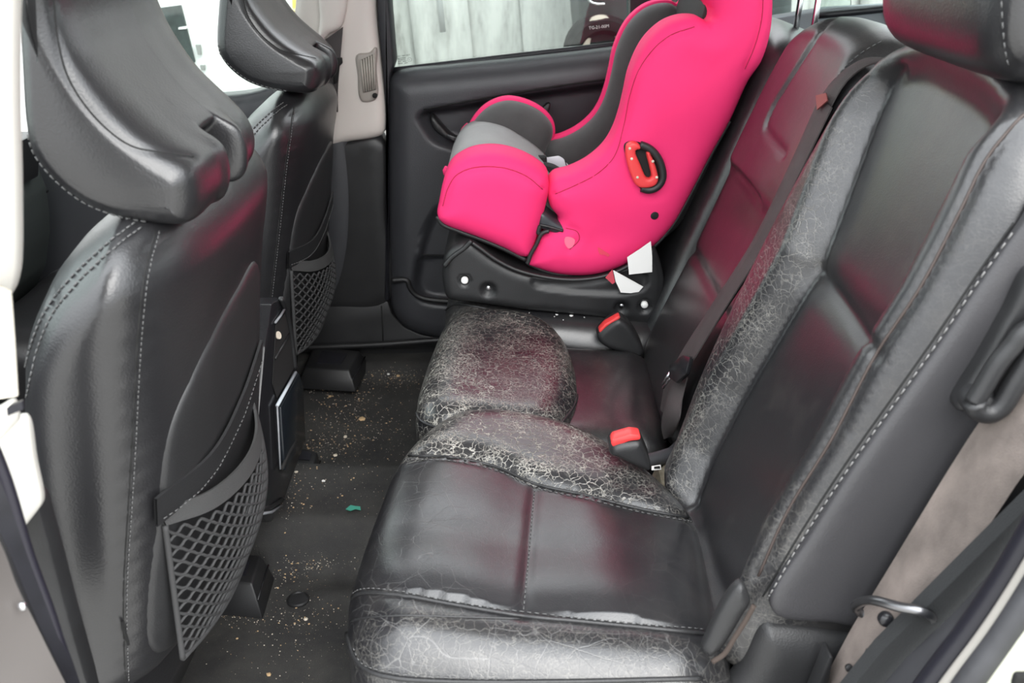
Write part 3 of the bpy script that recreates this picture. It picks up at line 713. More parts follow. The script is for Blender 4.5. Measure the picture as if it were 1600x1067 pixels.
BOn = BO+BN*.035
def bpn(pts, off=.02):
    out = []
    for q in pts:
        p = Wp(q[0], q[1], BOn+BN*off, BN); out.append([p.y, (p-BOn).dot(BU)])
    return np.array(out)
def back_map_n(P, h): return back_map(P, h)+np.array(list(BN*.035))[None]
nbo = np.array([(1.0, -.02), (1.018, .04), (1.042, .13), (1.054, .3), (1.047, .42), (1.032, .50), (1.0, .545), (.94, .57), (.85, .572), (.76, .562), (.70, .535), (.674, .48), (.665, .40), (.663, .25), (.663, .12), (.668, .07), (.68, -.02)])
SB_IN = [(1086, 790), (1112, 720), (1160, 625), (1215, 530), (1280, 418), (1330, 290), (1365, 195), (1395, 128), (1412, 108)]
SB_OUT = [(1185, 900), (1230, 800), (1300, 685), (1368, 555), (1440, 445), (1500, 330), (1540, 250), (1575, 205)]
SB_X = [(1280, 418), (1310, 460), (1340, 505), (1368, 553)]
def nb_add(P, d):
    i = bpn(SB_IN, .02); o = bpn(SB_OUT, .02)
    yi = np.interp(P[:, 1], i[:, 1], i[:, 0]); yo = np.interp(P[:, 1], o[:, 1], o[:, 0])
    x = bpn([SB_X[0], SB_X[-1]], .02)[:, 1].mean()
    bol = sstep(P[:, 0], yi-.004, yi+.035)+1-sstep(P[:, 0], yo-.035, yo+.004)
    mid = (1-bol)*(P[:, 1] < x+.2)
    lum = -.006*np.exp(-((P[:, 1]-x)/.02)**2)*np.clip(1-bol, 0, 1)
    return (-.035*np.clip(1-bol, 0, 1)+lum)*sstep(d, 0, .05)
def nb_wear(P, d, V):
    i = bpn(SB_IN, .02); yi = np.interp(P[:, 1], i[:, 1], i[:, 0]); o = bpn(SB_OUT, .02); yo = np.interp(P[:, 1], o[:, 1], o[:, 0])
    return np.clip(.9*sstep(P[:, 0], yi, yi+.015)*(1-.5*sstep(P[:, 1], .3, .5))+.45*(1-sstep(P[:, 0], yo-.01, yo))*(1-.8*sstep(P[:, 1], .08, .25)), 0, 1)
nb = puff('backrest', nbo, back_map_n, .055, .045, skirt=.125, back=.02, rb=.03, g=.0055, n=2.2, mat=M_leather_back, parent=near, add=nb_add, wear=nb_wear)
sp = [W(u, v, Y=.661) for u, v in ((1204, 940), (1262, 846), (1330, 739), (1405, 632), (1470, 540), (1530, 450), (1596, 356), (1640, 300), (1720, 300), (1680, 420), (1590, 600), (1500, 735), (1420, 860), (1346, 978), (1300, 974), (1216, 964))]
nsp = puff('side_panel', crv(np.array([[q.x, q.z] for q in sp]), 140, True), lambda P, h: np.stack([P[:, 0], .664-h, P[:, 1]], 1), .006, .012, skirt=.006, g=.008, mat=M_side, parent=near, raw=True)
b = seams(nb, [SB_IN, SB_OUT, SB_X], .004, .005)
ST = [(1200, 936), (1260, 835), (1330, 728), (1405, 622), (1470, 530), (1530, 440), (1592, 352)]
b = bvh_of(nb, nsp)
stitch('side_stitching', [drape(b, ST, 90, .0008)], M_thread, nb, step=.0085, dash=.0052, r=.0009)
tube('side_seam', drape(b, offs(ST, -8, -4), 80, -.0004), .0011, M_black, nb, k=5)
tube('panel_piping', drape(b, SB_OUT+[(1604, 176), (1650, 150)], 70, .0003), .0014, simple('rusty_piping', (.045,.032,.028), .6), nb, k=5)

# headrest of the near rear seat with its posts
def hsec(y, pts): return [Vector((x, y, z)) for x, z in pts]
HX = [(.355, .885), (.362, .845), (.385, .826), (.43, .822), (.475, .835), (.485, .88), (.488, .97), (.47, 1.02), (.42, 1.03), (.375, 1.01), (.358, .95)]
def scl(pts, k, c=(.42, .92)): return [(c[0]+(x-c[0])*k, c[1]+(z-c[1])*k) for x, z in pts]
nh = loft('headrest', [hsec(.722, scl(HX, .86)), hsec(.75, HX), hsec(.85, scl(HX, 1.02)), hsec(.94, HX), hsec(.968, scl(HX, .86))], M_leather, near, per=4, rows=4, dome=.008)
bh = bvh_of(nh)
stitch('headrest_stitching', [drape(bh, [(1566, 2), (1568, 40), (1572, 80), (1578, 110)], 40)], M_thread_dark, nh, r=.0007)
for yy in (.762, .858): tube('headrest_post', [Vector((.432, yy, .74)), Vector((.432, yy, .80)), Vector((.430, yy, .86))], .0065, M_chrome, near, k=12)

# lower side cover with the torn edge of the leather
sc = [W(u, v, Y=.675) for u, v in ((1190, 968), (1215, 966), (1300, 975), (1345, 985), (1330, 1010), (1270, 1110), (1100, 1110), (1150, 1040))]
puff('side_cover', crv(np.array([[q.x, q.z] for q in sc]), 90, True), lambda P, h: np.stack([P[:, 0], .675-h, P[:, 1]], 1), .022, .03, skirt=.004, g=.008, mat=M_vinyl, parent=near, raw=True)
fl = [W(u, v, Y=.645) for u, v in ((1153, 926), (1162, 922), (1176, 948), (1165, 968), (1130, 1022), (1112, 1034), (1101, 1026), (1110, 1000), (1135, 950))]
puff('loose_flap', crv(np.array([[q.x, q.z] for q in fl]), 70, True), lambda P, h: np.stack([P[:, 0], .655-h, P[:, 1]], 1), .008, .012, skirt=.006, g=.004, mat=M_vinyl, parent=near, raw=True)
tube('foam_edge', crv([W(u, v, Y=.646) for u, v in ((1178, 946), (1166, 968), (1148, 996), (1131, 1022), (1113, 1034))], 30), .0026, simple('tan_foam', (.045, .032, .026), .9), near, k=6)

# pull handle on the side of the near backrest
hd = thing('backrest_pull_handle', 'black pull handle on the outer side of the near backrest', 'handle', W(1540, 590, Y=.635))
def hy(pts, y): return [W(u, v, Y=y) for u, v in pts]
puff('plate', crv(np.array([[q.x, q.z] for q in hy([(1491, 625), (1500, 608), (1530, 560), (1570, 490), (1610, 420), (1640, 440), (1600, 530), (1560, 600), (1535, 640), (1510, 642), (1493, 638)], .650)]), 100, True), lambda P, h: np.stack([P[:, 0], .650-h, P[:, 1]], 1), .008, .006, skirt=.02, g=.005, mat=M_plastic, parent=hd, raw=True)
tube('grip', crv(hy([(1522, 628), (1532, 612), (1560, 566), (1582, 540), (1598, 520), (1640, 500)], .628), 40), .0075, M_plastic, hd, k=10)
tube('grip', crv(hy([(1522, 628), (1526, 640), (1545, 645), (1562, 636), (1590, 592), (1640, 510)], .626), 40), .0085, M_plastic, hd, k=10)
lathe('grip_boss', W(1528, 627, Y=.636), (0, -1, 0), [(.012, -.01), (.012, .004), (.009, .010), (.003, .012)], M_plastic, hd, k=16)

# ---- middle seat
mid = thing('car_seat', 'middle rear seat with heavily cracked raised cushion pad', 'car seat', (.1, 1.24, .2), 'rear seats')
mo = np.array([[-.105, 1.065], [-.112, 1.12], [-.112, 1.3], [-.10, 1.385], [-.06, 1.402], [.1, 1.402], [.215, 1.398], [.236, 1.36], [.232, 1.25], [.222, 1.13], [.205, 1.088], [.15, 1.078], [.06, 1.062], [-.06, 1.054]])
mo_old = np.vstack([zpx([(700, 505), (682, 540), (668, 590), (658, 640), (664, 668), (700, 680)], .28), [[.0, 1.045], [.15, 1.047]], zpx([(1010, 712), (1034, 700), (1030, 640), (1024, 600), (1012, 570), (1000, 540), (940, 520)], .27), [[.10, 1.405], [.0, 1.415]], zpx([(760, 490)], .28)])
mc = puff('cushion', mo, lambda P, h: cush_map(P, h-.012), .055, .06, skirt=.14, g=.006, n=2.2, mat=M_leather_back, parent=mid, wear=lambda P, d, V: np.full(len(P), .15))
pp = zpx([(708, 500), (745, 489), (800, 488), (850, 497), (878, 515), (897, 550), (905, 600), (899, 634), (876, 668), (830, 678), (740, 676), (680, 672), (652, 655), (650, 630), (660, 590), (676, 545), (690, 515)], .315)
pad = puff('cushion_pad', pp, lambda P, h: cush_map(P, h+.025), .050, .06, skirt=.055, g=.0055, n=2.3, mat=M_leather_crack, parent=mid, wear=lambda P, d, V: np.clip(.7+.3*np.sin(P[:, 0]*18+P[:, 1]*9), .4, 1))
bp = bvh_of(pad)
tube('piping', drape(bp, [(650, 640), (656, 655), (680, 667), (720, 672)], 30, .001), .002, M_vinyl, pad, k=6)
tube('piping', drape(bp, [(880, 517), (897, 552), (904, 600), (897, 634), (877, 662)], 40, .0), .0022, M_vinyl, pad, k=6)
b = seams(mc, [[(1000, 700), (960, 640), (1000, 560)]], .001, .01)
def near_edge(s): return [1.062, s]
mbo = np.array([(1.41, -.04), (1.412, .2), (1.412, .40), (1.405, .47), (1.385, .525), (1.34, .555), (1.28, .566), (1.14, .562), (1.095, .545), (1.07, .49), (1.064, .3), (1.072, .1), (1.10, 0), (1.11, -.04)])
SM_X = [(1132, 254), (1150, 268), (1170, 290), (1188, 316)]
SM_TOP = [(1300, 22), (1268, 70), (1230, 130), (1205, 172), (1196, 200), (1205, 215), (1225, 240)]
SM_SIDE = [(1380, 60), (1345, 80), (1310, 112), (1290, 150), (1262, 200), (1228, 270)]
mb = puff('backrest', mbo, back_map, .05, .045, skirt=.09, back=.02, rb=.03, g=.006, n=2.2, mat=M_leather_back, parent=mid,
          add=lambda P, d: .012*sstep(P[:, 1], .30, .33)*sstep(d, .0, .05)-.004*np.exp(-((P[:, 1]-.17)/.01)**2), wear=lambda P, d, V: np.full(len(P), .12))
b = seams(mb, [SM_X, SM_TOP], .005, .005)
stitch('stitching', [drape(b, offs(SM_SIDE, 3, 2), 50)], M_thread_dark, mb, r=.0006)
HM = [(x+.02, z+.045) for x, z in HX]

# ---- far seat under the child seat
far = thing('car_seat', 'far rear seat carrying the pink child seat, beside the far door', 'car seat', (.1, 1.62, .2), 'rear seats')
fo = np.vstack([zpx([(765, 488), (720, 482), (700, 474), (692, 484), (694, 510)], .29)[::-1], [[-.06, 1.41], [.1, 1.418], [.27, 1.42], [.29, 1.5], [.29, 1.75], [.27, 1.84], [.1, 1.85], [-.06, 1.85], [-.11, 1.80]]])
fo = np.array([[-.115, 1.45], [-.10, 1.418], [.0, 1.41], [.27, 1.415], [.29, 1.5], [.29, 1.75], [.27, 1.84], [.1, 1.85], [-.07, 1.85], [-.115, 1.80], [-.12, 1.6]])
fc = puff('cushion', fo, lambda P, h: cush_map(P, h), .065, .06, skirt=.13, g=.007, n=2.2, mat=M_leather_back, parent=far, wear=lambda P, d, V: .8*(1-sstep(P[:, 0], -.09, .0)))
b = bvh_of(fc); tube('piping', drape(b, [(694, 500), (698, 484), (712, 476), (745, 480), (790, 490)], 30, .001), .002, M_vinyl, fc, k=6)
fbo = np.array([[1.425, -.04], [1.422, .15], [1.422, .3], [1.43, .42], [1.46, .49], [1.55, .52], [1.7, .52], [1.80, .48], [1.84, .4], [1.845, .15], [1.84, -.04]])
fb = puff('backrest', fbo, back_map, .05, .045, skirt=.09, back=.02, rb=.03, g=.008, n=2.2, mat=M_leather_back, parent=far, wear=lambda P, d, V: np.full(len(P), .1))
for yy in (1.484, 1.575): tube('headrest_post', [Vector((.459, yy, .76)), Vector((.461, yy, .80)), Vector((.463, yy, .88))], .0048, M_chrome, far, k=12)
loft('headrest', [hsec(1.44, scl(HM, .86, (.44, .96))), hsec(1.46, HM), hsec(1.53, HM), hsec(1.60, HM), hsec(1.62, scl(HM, .86, (.44, .96)))], M_leather, far, per=4, rows=3, dome=.008)

# ------------------------------------------------------------------ front seats
fs = thing('car_seat', 'near front seat with full map net, beside the cream door pillar', 'car seat', (-.55, .85, 0), 'front seats')
YM = .85
side = [W(u, v, Y=YM) for u, v in ((270, 262), (222, 290), (166, 340), (134, 400), (121, 456), (123, 578), (142, 699), (170, 834), (188, 915), (270, 935), (335, 905), (352, 850), (355, 739), (357, 578), (361, 456), (366, 400), (366, 350), (348, 312), (318, 280))]
so = crv(np.array([[q.x, q.z] for q in side]), 200, True)
HW = .222; YS = .878
# one closed shape: a rounded slab across the seat
def slab(name, O, yc, hw, r, mat, parent, n=3.0, K=18, g=.012, shape=None):
    """O outline in XZ is the mid section; sections shrink towards both sides like a cushion"""
    c = O.mean(0); Tn = np.roll(O, -1, 0)-np.roll(O, 1, 0); Tn /= np.linalg.norm(Tn, axis=1)[:, None]
    area = .5*np.sum(O[:, 0]*np.roll(O[:, 1], -1)-np.roll(O[:, 0], -1)*O[:, 1]); Nin = np.stack([-Tn[:, 1], Tn[:, 0]], 1)*(1 if area > 0 else -1)
    return None
fb_ = puff('backrest', so, lambda P, h: np.stack([P[:, 0], YS-h, P[:, 1]], 1), HW, .075, skirt=.0, back=HW, rb=.075, g=.009, n=2.7, mat=M_leather, parent=fs, raw=True)
bfs = bvh_of(fb_)
S1 = [(243, 362), (226, 430), (216, 520), (211, 600), (206, 700), (200, 800), (194, 900), (193, 970), (196, 1067)]
S2 = [(215, 352), (185, 375), (150, 405), (110, 445), (76, 490), (55, 540), (45, 580), (36, 620)]
P1 = drape(bfs, S1, 90, 0); P2_ = drape(bfs, S2, 70, 0)
groove(fb_, P1, .003, .004); groove(fb_, P2_, .003, .004); bfs = bvh_of(fb_)
tube('side_seam', drape(bfs, S1, 90, -.0003), .0010, M_black, fb_, k=5)
stitch('side_stitching', [drape(bfs, offs(S1, 5, 0), 90)], M_thread_dark, fb_, step=.005, dash=.003, r=.0006)
stitch('bolster_stitching', [drape(bfs, offs(S2, 5, 4), 70), drape(bfs, offs(S2, -5, -4), 70)], M_thread_dark, fb_, step=.0065, dash=.0045, r=.0008)
tg = drape(bfs, [(193, 968), (197, 985), (202, 1004)], 12, .002)
if len(tg) > 2: ribbon('seam_tag', tg, [p+Vector((-.001, -.003, .001)) for p in tg], M_black, fs, th=.001, n=12)
# headrest
hy0 = .74
def hp(pts): return [((W(u, v, Y=hy0)).x, (W(u, v, Y=hy0)).z) for u, v in pts]
HA = hp([(30, -190), (22, -60), (27, 0), (31, 100), (38, 195), (54, 245), (88, 288), (133, 322), (187, 343), (242, 352), (290, 353), (309, 333), (312, 296), (300, 260), (262, 234), (222, 204), (182, 165), (143, 115), (113, 65), (90, 0), (86, -95), (84, -190)])
HB = hp([(30, -190), (22, -60), (27, 0), (31, 100), (38, 195), (54, 245), (88, 288), (125, 312), (160, 325), (190, 328), (200, 318), (206, 305), (213, 288), (236, 262), (258, 236), (222, 204), (182, 165), (143, 115), (113, 65), (90, 0), (86, -95), (84, -190)])
def insetp(P, k):
    O = np.array(P); T = np.roll(O, -1, 0)-np.roll(O, 1, 0); T /= np.linalg.norm(T, axis=1)[:, None]
    ar = np.sum(O[:, 0]*np.roll(O[:, 1], -1)-np.roll(O[:, 0], -1)*O[:, 1]); N = np.stack([-T[:, 1], T[:, 0]], 1)*(1 if ar > 0 else -1)
    return [tuple(p) for p in O+N*k]
HE = insetp(HA, .014); HD = insetp(HA, .004)
HF = hp([(30, -190), (22, -60), (27, 0), (31, 100), (38, 195), (54, 245), (88, 288), (133, 322), (187, 343), (242, 352), (284, 352), (299, 334), (298, 300), (280, 264), (250, 232), (214, 200), (176, 163), (138, 113), (108, 62), (86, 0), (82, -95), (80, -190)])
HG = insetp(HF, .004); HH = insetp(HF, .014); HEE = insetp(HA, .022); HHH = insetp(HF, .022)
hr = loft('headrest', [hsec(.722, HEE), hsec(.7245, HE), hsec(.736, HD), hsec(.76, HA), hsec(.795, HA), hsec(.822, HA), hsec(.832, HB), hsec(.868, HB), hsec(.878, HA), hsec(.91, HF), hsec(.935, HF), hsec(.960, HG), hsec(.9705, HH), hsec(.973, HHH)], M_leather, fs, per=8, rows=6, flatcap=True)
bhr = bvh_of(hr)
H1 = [(84, 0), (90, 60), (104, 115), (128, 158), (165, 200), (205, 228), (250, 238), (302, 245)]
H2 = [(38, 202), (52, 245), (86, 287), (131, 321), (187, 342), (225, 349)]
p = drape(bhr, H1, 60, 0); groove(hr, p, .0012, .004); bhr = bvh_of(hr)
tube('headrest_seam', drape(bhr, H1, 60, -.0002), .0009, M_black, hr, k=5)
stitch('headrest_stitching', [drape(bhr, offs(H2, 3, -4), 60)], M_thread_dark, hr, step=.006, dash=.004, r=.0007)
for yy in (.81, .89): tube('headrest_post', [Vector((-.325, yy, .60)), Vector((-.33, yy, .65)), Vector((-.335, yy, .70))], .006, M_chrome, fs, k=10)
# rear face: panel, pocket band, net
RX = -.316
def rx(u, v, dx=0.0): return W(u, v, X=RX+dx)
bp_ = [(270, 770), (262, 800), (290, 620), (330, 545), (372, 470), (384, 458), (384, 520), (384, 700)]
NY0, NY1 = .685, 1.00
pan = [(NY0+.01, .285), (NY0+.012, .45), (NY0+.03, .53), (NY0+.09, .575), (NY0+.20, .60), (NY1-.05, .60), (NY1-.02, .56), (NY1-.02, .285)]
bfs2 = bvh_of(fb_)
def rear_x(y, z):
    h = bfs2.ray_cast(Vector((.2, y, z)), Vector((-1, 0, 0))); return h[0].x if h[0] is not None else RX
print('REARX', [(y, z, round(rear_x(y, z), 4)) for y in (.68, .7, .75, .85, .95, .98) for z in (.28, .35, .43, .5)])
def rear_map(off):
    def f(P, h): return np.array([[max(rear_x(p[0], p[1]), RX-.03)+off+k, p[0], p[1]] for p, k in zip(P, h)])
    return f
pocket = puff('back_panel', np.array(pan), rear_map(-.002), .006, .008, skirt=.006, g=.012, mat=M_vinyl, parent=fs, nout=90)
# stitched top band of the leather pocket
def band(name, A, B, off, mat, parent, th=.003): 
    return ribbon(name, [Vector((rear_x(y, z)+off, y, z)) for y, z in A], [Vector((rear_x(y, z)+off, y, z)) for y, z in B], mat, parent, th=th, n=30)
zb = W(266, 790, Y=.70).z
pb = band('pocket_band', [(.685, zb-.012), (.78, zb-.022), (.88, zb-.012), (.97, zb+.012)], [(.685, zb+.018), (.78, zb+.008), (.88, zb+.018), (.97, zb+.04)], .008, M_vinyl, fs)
stitch('pocket_stitching', [[Vector((rear_x(y, z)+.0105, y, z)) for y, z in crv([(.69, zb-.007), (.78, zb-.017), (.88, zb-.007), (.97, zb+.017)], 40)]], M_thread_dark, pb, r=.0006)
# net: rows of looped cord between elastic top band and the bottom edge
NTOP = crv([(.698, -.318, .435), (.76, -.295, .41), (.85, -.284, .391), (.92, -.290, .388), (.958, -.302, .402), (.975, -.314, .432)], 60)
NBOT = crv([(.698, -.326, .275), (.74, -.318, .268), (.80, -.308, .267), (.88, -.304, .28), (.975, -.312, .303)], 60)
def net_pt(s, t):
    f = s*59; k = min(int(f), 58); f -= k
    a = NTOP[k]*(1-f)+NTOP[k+1]*f; b = NBOT[k]*(1-f)+NBOT[k+1]*f
    p = a*(1-t)+b*t; return Vector((p[1]+.012*math.sin(math.pi*t)*math.sin(math.pi*s)**.5, p[0], p[2]))
NS, NT = 13, 19
paths = []
for r in range(NT):
    row = []
    for q in range(NS*2+1):
        s = q/(NS*2)
        t = .03+(r+(.46 if ((q+r) % 2) else -.46)+.5)/(NT)*.96
        row.append(net_pt(s, min(max(t, 0), 1)))
    paths.append(crvi(row, 3))
for k in ():
    paths.append([net_pt(k/NS, min(1, .02+.98*i/40)) + Vector((.0012*(i % 2), .0025*math.sin(i*2.4), 0)) for i in range(41)])
net = tubes('map_net', paths, .0017, M_cord, fs, k=5); net['kind'] = 'stuff'
ba = [net_pt(s, -.0) for s in np.linspace(0, 1, 14)]; bb = [p+Vector((-.003, 0, .020)) for p in ba]
ribbon('net_elastic', ba, bb, simple('ribbed_elastic', (.05, .05, .05), .7, bump=.8, bscale=900), fs, th=.003, n=40)
tube('net_hem', crv([net_pt(s, 1.0) for s in np.linspace(0, 1, 10)], 30), .003, M_cord, fs)
tube('net_hem', crv([net_pt(0.0, t) for t in np.linspace(0, 1, 8)], 30), .003, M_cord, fs)
tube('net_hem', crv([net_pt(1.0, t) for t in np.linspace(0, 1, 8)], 30), .0035, M_cord, fs)
# seat cushion and base, below and in front of the backrest
cu = np.array([[-.88, .66], [-.90, .85], [-.88, 1.04], [-.6, 1.05], [-.42, 1.04], [-.42, .66], [-.6, .65]])
puff('cushion', cu, lambda P, h: np.stack([P[:, 0], P[:, 1], .24+.08*(-P[:, 0]-.42)+h], 1), .06, .06, skirt=.10, g=.014, mat=M_leather, parent=fs)
rbox('seat_base', (-.66, .85, .10), (.46, .34, .12), M_plastic, fs, r=.015)
# far front seat: the same seat, a little further forward and lower
f2 = copy_tree(fs); f2.location = (-.55-.062, .85+.80, -.055)
f2['label'] = 'far front seat by the passenger pillar, small knob on its head restraint'
hb = [c for c in f2.children if c.name.startswith('headrest') and 'post' not in c.name][0]
hb.location = (-.062, 0, .018); hb.scale = (1.24, 1, 1)
bpos = W(366, 42, Y=.742+.80+.006)
lathe('knob', bpos, (0, -1, 0), [(.009, -.02), (.009, .002), (.006, .006), (.002, .007)], M_plastic_gloss, f2, k=14)
# ------------------------------------------------------------------ child seat
cs = thing('child_seat', 'bright pink and grey child seat on a black base, on the far rear seat', 'child seat', (.08, 1.62, .335))
def xz(pts, Y): return np.array([[W(u, v, Y=Y).x, W(u, v, Y=Y).z] for u, v in pts])
def ymap(Y, s=1): return lambda P, h: np.stack([P[:, 0], Y-s*h, P[:, 1]], 1)
YN, YP = 1.47, 1.775
def inset(O, k):
    area = .5*np.sum(O[:, 0]*np.roll(O[:, 1], -1)-np.roll(O[:, 0], -1)*O[:, 1])
    T = np.roll(O, -1, 0)-np.roll(O, 1, 0); T /= np.linalg.norm(T, axis=1)[:, None]
    N = np.stack([-T[:, 1], T[:, 0]], 1)*(1 if area > 0 else -1); R = O+N*k
    d = segdist(R, O, True); return R[(d > k*.9) & inside(R, O)]
wing_px = [(855, 300), (857, 287), (866, 276), (890, 269), (920, 254), (945, 232), (960, 208), (970, 180), (977, 152), (986, 112), (1004, 72), (1022, 50), (1044, 34), (1070, 26), (1092, 27), (1105, 33), (1110, 22), (1106, 8), (1094, -4), (1085, -30), (1090, -70), (1115, -100), (1150, -108), (1185, -90), (1204, -50), (1206, 0), (1202, 50), (1188, 95), (1168, 125), (1140, 186), (1110, 240), (1077, 303), (1050, 350), (1018, 384), (972, 413), (925, 427), (875, 426), (838, 416), (825, 410), (830, 388), (842, 364), (858, 352), (872, 340), (860, 322)]
WO = crv(xz(wing_px, YN), 330, True)
shell = puff('shell', crv(xz([(694, 352), (760, 380), (826, 414), (880, 432), (940, 430), (990, 410), (1030, 380), (1062, 352), (1090, 304), (1124, 243), (1156, 184), (1182, 128), (1190, 90), (1150, 90), (1060, 250), (980, 330), (850, 340), (720, 320)], YN+.03), 200, True), ymap(YN+.035), .01, .01, skirt=.26, g=.01, mat=M_black, parent=cs, raw=True)
wing = puff('side_wing_cover', WO, ymap(YN), .034, .05, skirt=.045, g=.006, n=2.2, mat=M_pink, parent=cs, raw=True,
            add=lambda P, d: .004*np.sin(P[:, 0]*23+P[:, 1]*31)*sstep(d, .02, .08))
seamA = [(868, 303), (900, 289), (935, 270), (960, 244), (974, 200), (984, 150), (998, 110), (1020, 78), (1048, 55), (1085, 42)]
seamB = [(1193, -20), (1190, 30), (1180, 70), (1164, 108)]
seamC = [(884, 356), (902, 362), (905, 374), (890, 390)]
B = bvh_of(wing); W3 = []
for sm, dp, wd in ((seamA, .0035, .0042), (seamB, .004, .0042), (seamC, .004, .006), ([(996, 303), (1010, 312), (1028, 310), (1042, 298)], .0015, .003)):
    q = drape(B, sm, 60, 0); groove(wing, q, dp, wd)
for cx, cy in ((1103, 30), (1107, 24), (1108, 15)):   # gathered folds at the strap slot
    q = drape(B, [(cx, cy), (cx+9, cy+3), (cx+16, cy+5)], 12, 0); groove(wing, q, .003, .0022)
B = bvh_of(wing)
for sm in (seamA, seamB, seamC): tube('seam', drape(B, sm, 60, .0002), .0008, M_pseam, wing, k=5)
# far wing with grey padded face
fw = puff('far_wing_cover', WO, ymap(YP-.035), .006, .01, skirt=.02, g=.008, n=2.2, mat=M_pink, parent=cs, raw=True)
puff('far_wing_pad', inset(WO, .0045), ymap(YP-.040), .032, .035, skirt=.003, g=.008, n=2.2, mat=M_grey, parent=cs, raw=True)
# back and seat padding between the wings
bk = crv(xz([(1200, -60), (1200, 40), (1165, 125), (1110, 235), (1050, 345), (1000, 385), (930, 405), (870, 400), (862, 360), (900, 345), (960, 322), (1000, 290), (1030, 235), (1062, 150), (1090, 70), (1110, 0), (1118, -70), (1150, -95)], YN), 160, True)
puff('back_pad', bk, ymap(YN+.03), .004, .01, skirt=.23, g=.01, mat=M_dgrey, parent=cs, raw=True)
pan = crv(xz([(700, 262), (707, 240), (722, 218), (750, 207), (785, 212), (815, 228), (840, 246), (858, 266), (872, 290), (865, 330), (800, 330), (705, 320)], 1.62), 120, True)
puff('seat_pad', pan, ymap(1.50), .004, .012, skirt=.235, g=.008, mat=M_lgrey, parent=cs, raw=True)
fcov = crv(xz([(694, 300), (697, 285), (704, 258), (716, 226), (726, 218), (716, 250), (709, 285), (700, 300)], 1.62), 60, True)
puff('front_cover', fcov, ymap(1.49), .006, .006, skirt=.27, g=.006, mat=M_pink, parent=cs, raw=True)
# near front bolster
nb_px = [(684, 336), (687, 310), (695, 275), (704, 259), (716, 249), (735, 240), (756, 236), (784, 237), (815, 246), (842, 261), (855, 274), (858, 290), (853, 318), (846, 346), (838, 372), (828, 396), (815, 398), (790, 386), (760, 373), (720, 358), (695, 348)]
NB = crv(xz(nb_px, YN-.005), 190, True)
bol = puff('front_bolster_cover', NB, ymap(YN-.005), .036, .05, skirt=.05, g=.006, n=2.3, mat=M_pink, parent=cs, raw=True)
Bb = bvh_of(bol)
for sm in ([(692, 322), (700, 294), (713, 274), (740, 262), (785, 262), (822, 275), (848, 296)],):
    groove(bol, drape(Bb, sm, 60, 0), .0035, .0042)
Bb = bvh_of(bol); tube('seam', drape(Bb, [(692, 322), (700, 294), (713, 274), (740, 262), (785, 262), (822, 275), (848, 296)], 60, .0002), .0008, M_pseam, bol, k=5)
fl_px = [(724, 265), (727, 215), (737, 188), (760, 164), (790, 153), (822, 158), (851, 174), (866, 194), (867, 212), (857, 236), (849, 262), (842, 292), (722, 295)]
FL = crv(xz(fl_px, YP-.04), 150, True)
puff('far_bolster_cover', FL, ymap(YP-.035), .006, .01, skirt=.02, g=.007, n=2.2, mat=M_pink, parent=cs, raw=True)
puff('far_bolster_pad', inset(FL, .0045), ymap(YP-.040), .036, .04, skirt=.003, g=.007, n=2.2, mat=M_grey, parent=cs, raw=True)
tube('zip_pull', [W(700, 262, Y=1.55), W(697, 267, Y=1.55), W(698, 272, Y=1.55)], .006, M_pink, cs, k=8)
# black edging
def yp(pts, Y): return [W(u, v, Y=Y) for u, v in pts]
tube('black_edging', crv(yp([(684, 338), (690, 349), (720, 362), (760, 377), (795, 392), (822, 406)], YN-.012), 40), .0042, M_vinyl, cs, k=7)
tube('black_edging', crv(yp([(824, 411), (850, 423), (885, 430), (930, 430), (972, 417), (1018, 388), (1050, 353), (1078, 305), (1110, 243), (1140, 189)], YN-.004), 70), .0035, M_vinyl, cs, k=7)
tube('cover_elastic', crv(yp([(858, 361), (852, 362), (846, 366), (838, 382), (830, 396), (824, 412)], YN-.026), 40), .0036, M_vinyl, cs, k=7)
tube('cover_elastic', crv(yp([(844, 352), (841, 362), (846, 367)], YN-.022), 20), .0045, M_vinyl, cs, k=7)
# recline lever between bolster and wing
puff('recline_lever', crv(xz([(842, 330), (850, 330), (866, 342), (888, 356), (893, 362), (888, 366), (872, 366), (855, 360), (840, 354)], YN-.015), 70, True), ymap(YN-.012), .012, .008, skirt=.05, g=.004, mat=simple('blue_black_plastic', (.03, .033, .04), .35), parent=cs, raw=True)
tube('lever_edge', crv(yp([(843, 351), (860, 355), (880, 361)], YN-.026), 20), .002, M_plastic, cs, k=6)
# buckle plate, knob and strap in the seat
pl = yp([(853, 246), (873, 243), (880, 247), (886, 255), (893, 262), (884, 267), (876, 266), (864, 257), (852, 255)], 1.655)
prism('buckle_plate', pl, (0, .012, -.004), simple('pale_metal', (.75, .77, .82), .3), cs, r=.002)
prism('buckle_slot', yp([(882, 250), (884, 252), (886, 259), (884, 258)], 1.6535), (0, .002, 0), M_black, cs)
rbox('strap_adjuster', W(845, 250, Y=1.64), (.022, .02, .016), M_black, cs, r=.006)
prism('buckle_base', yp([(850, 258), (866, 262), (880, 270), (903, 264), (904, 272), (880, 280), (850, 275)], 1.60), (0, .03, 0), M_black, cs, r=.003)
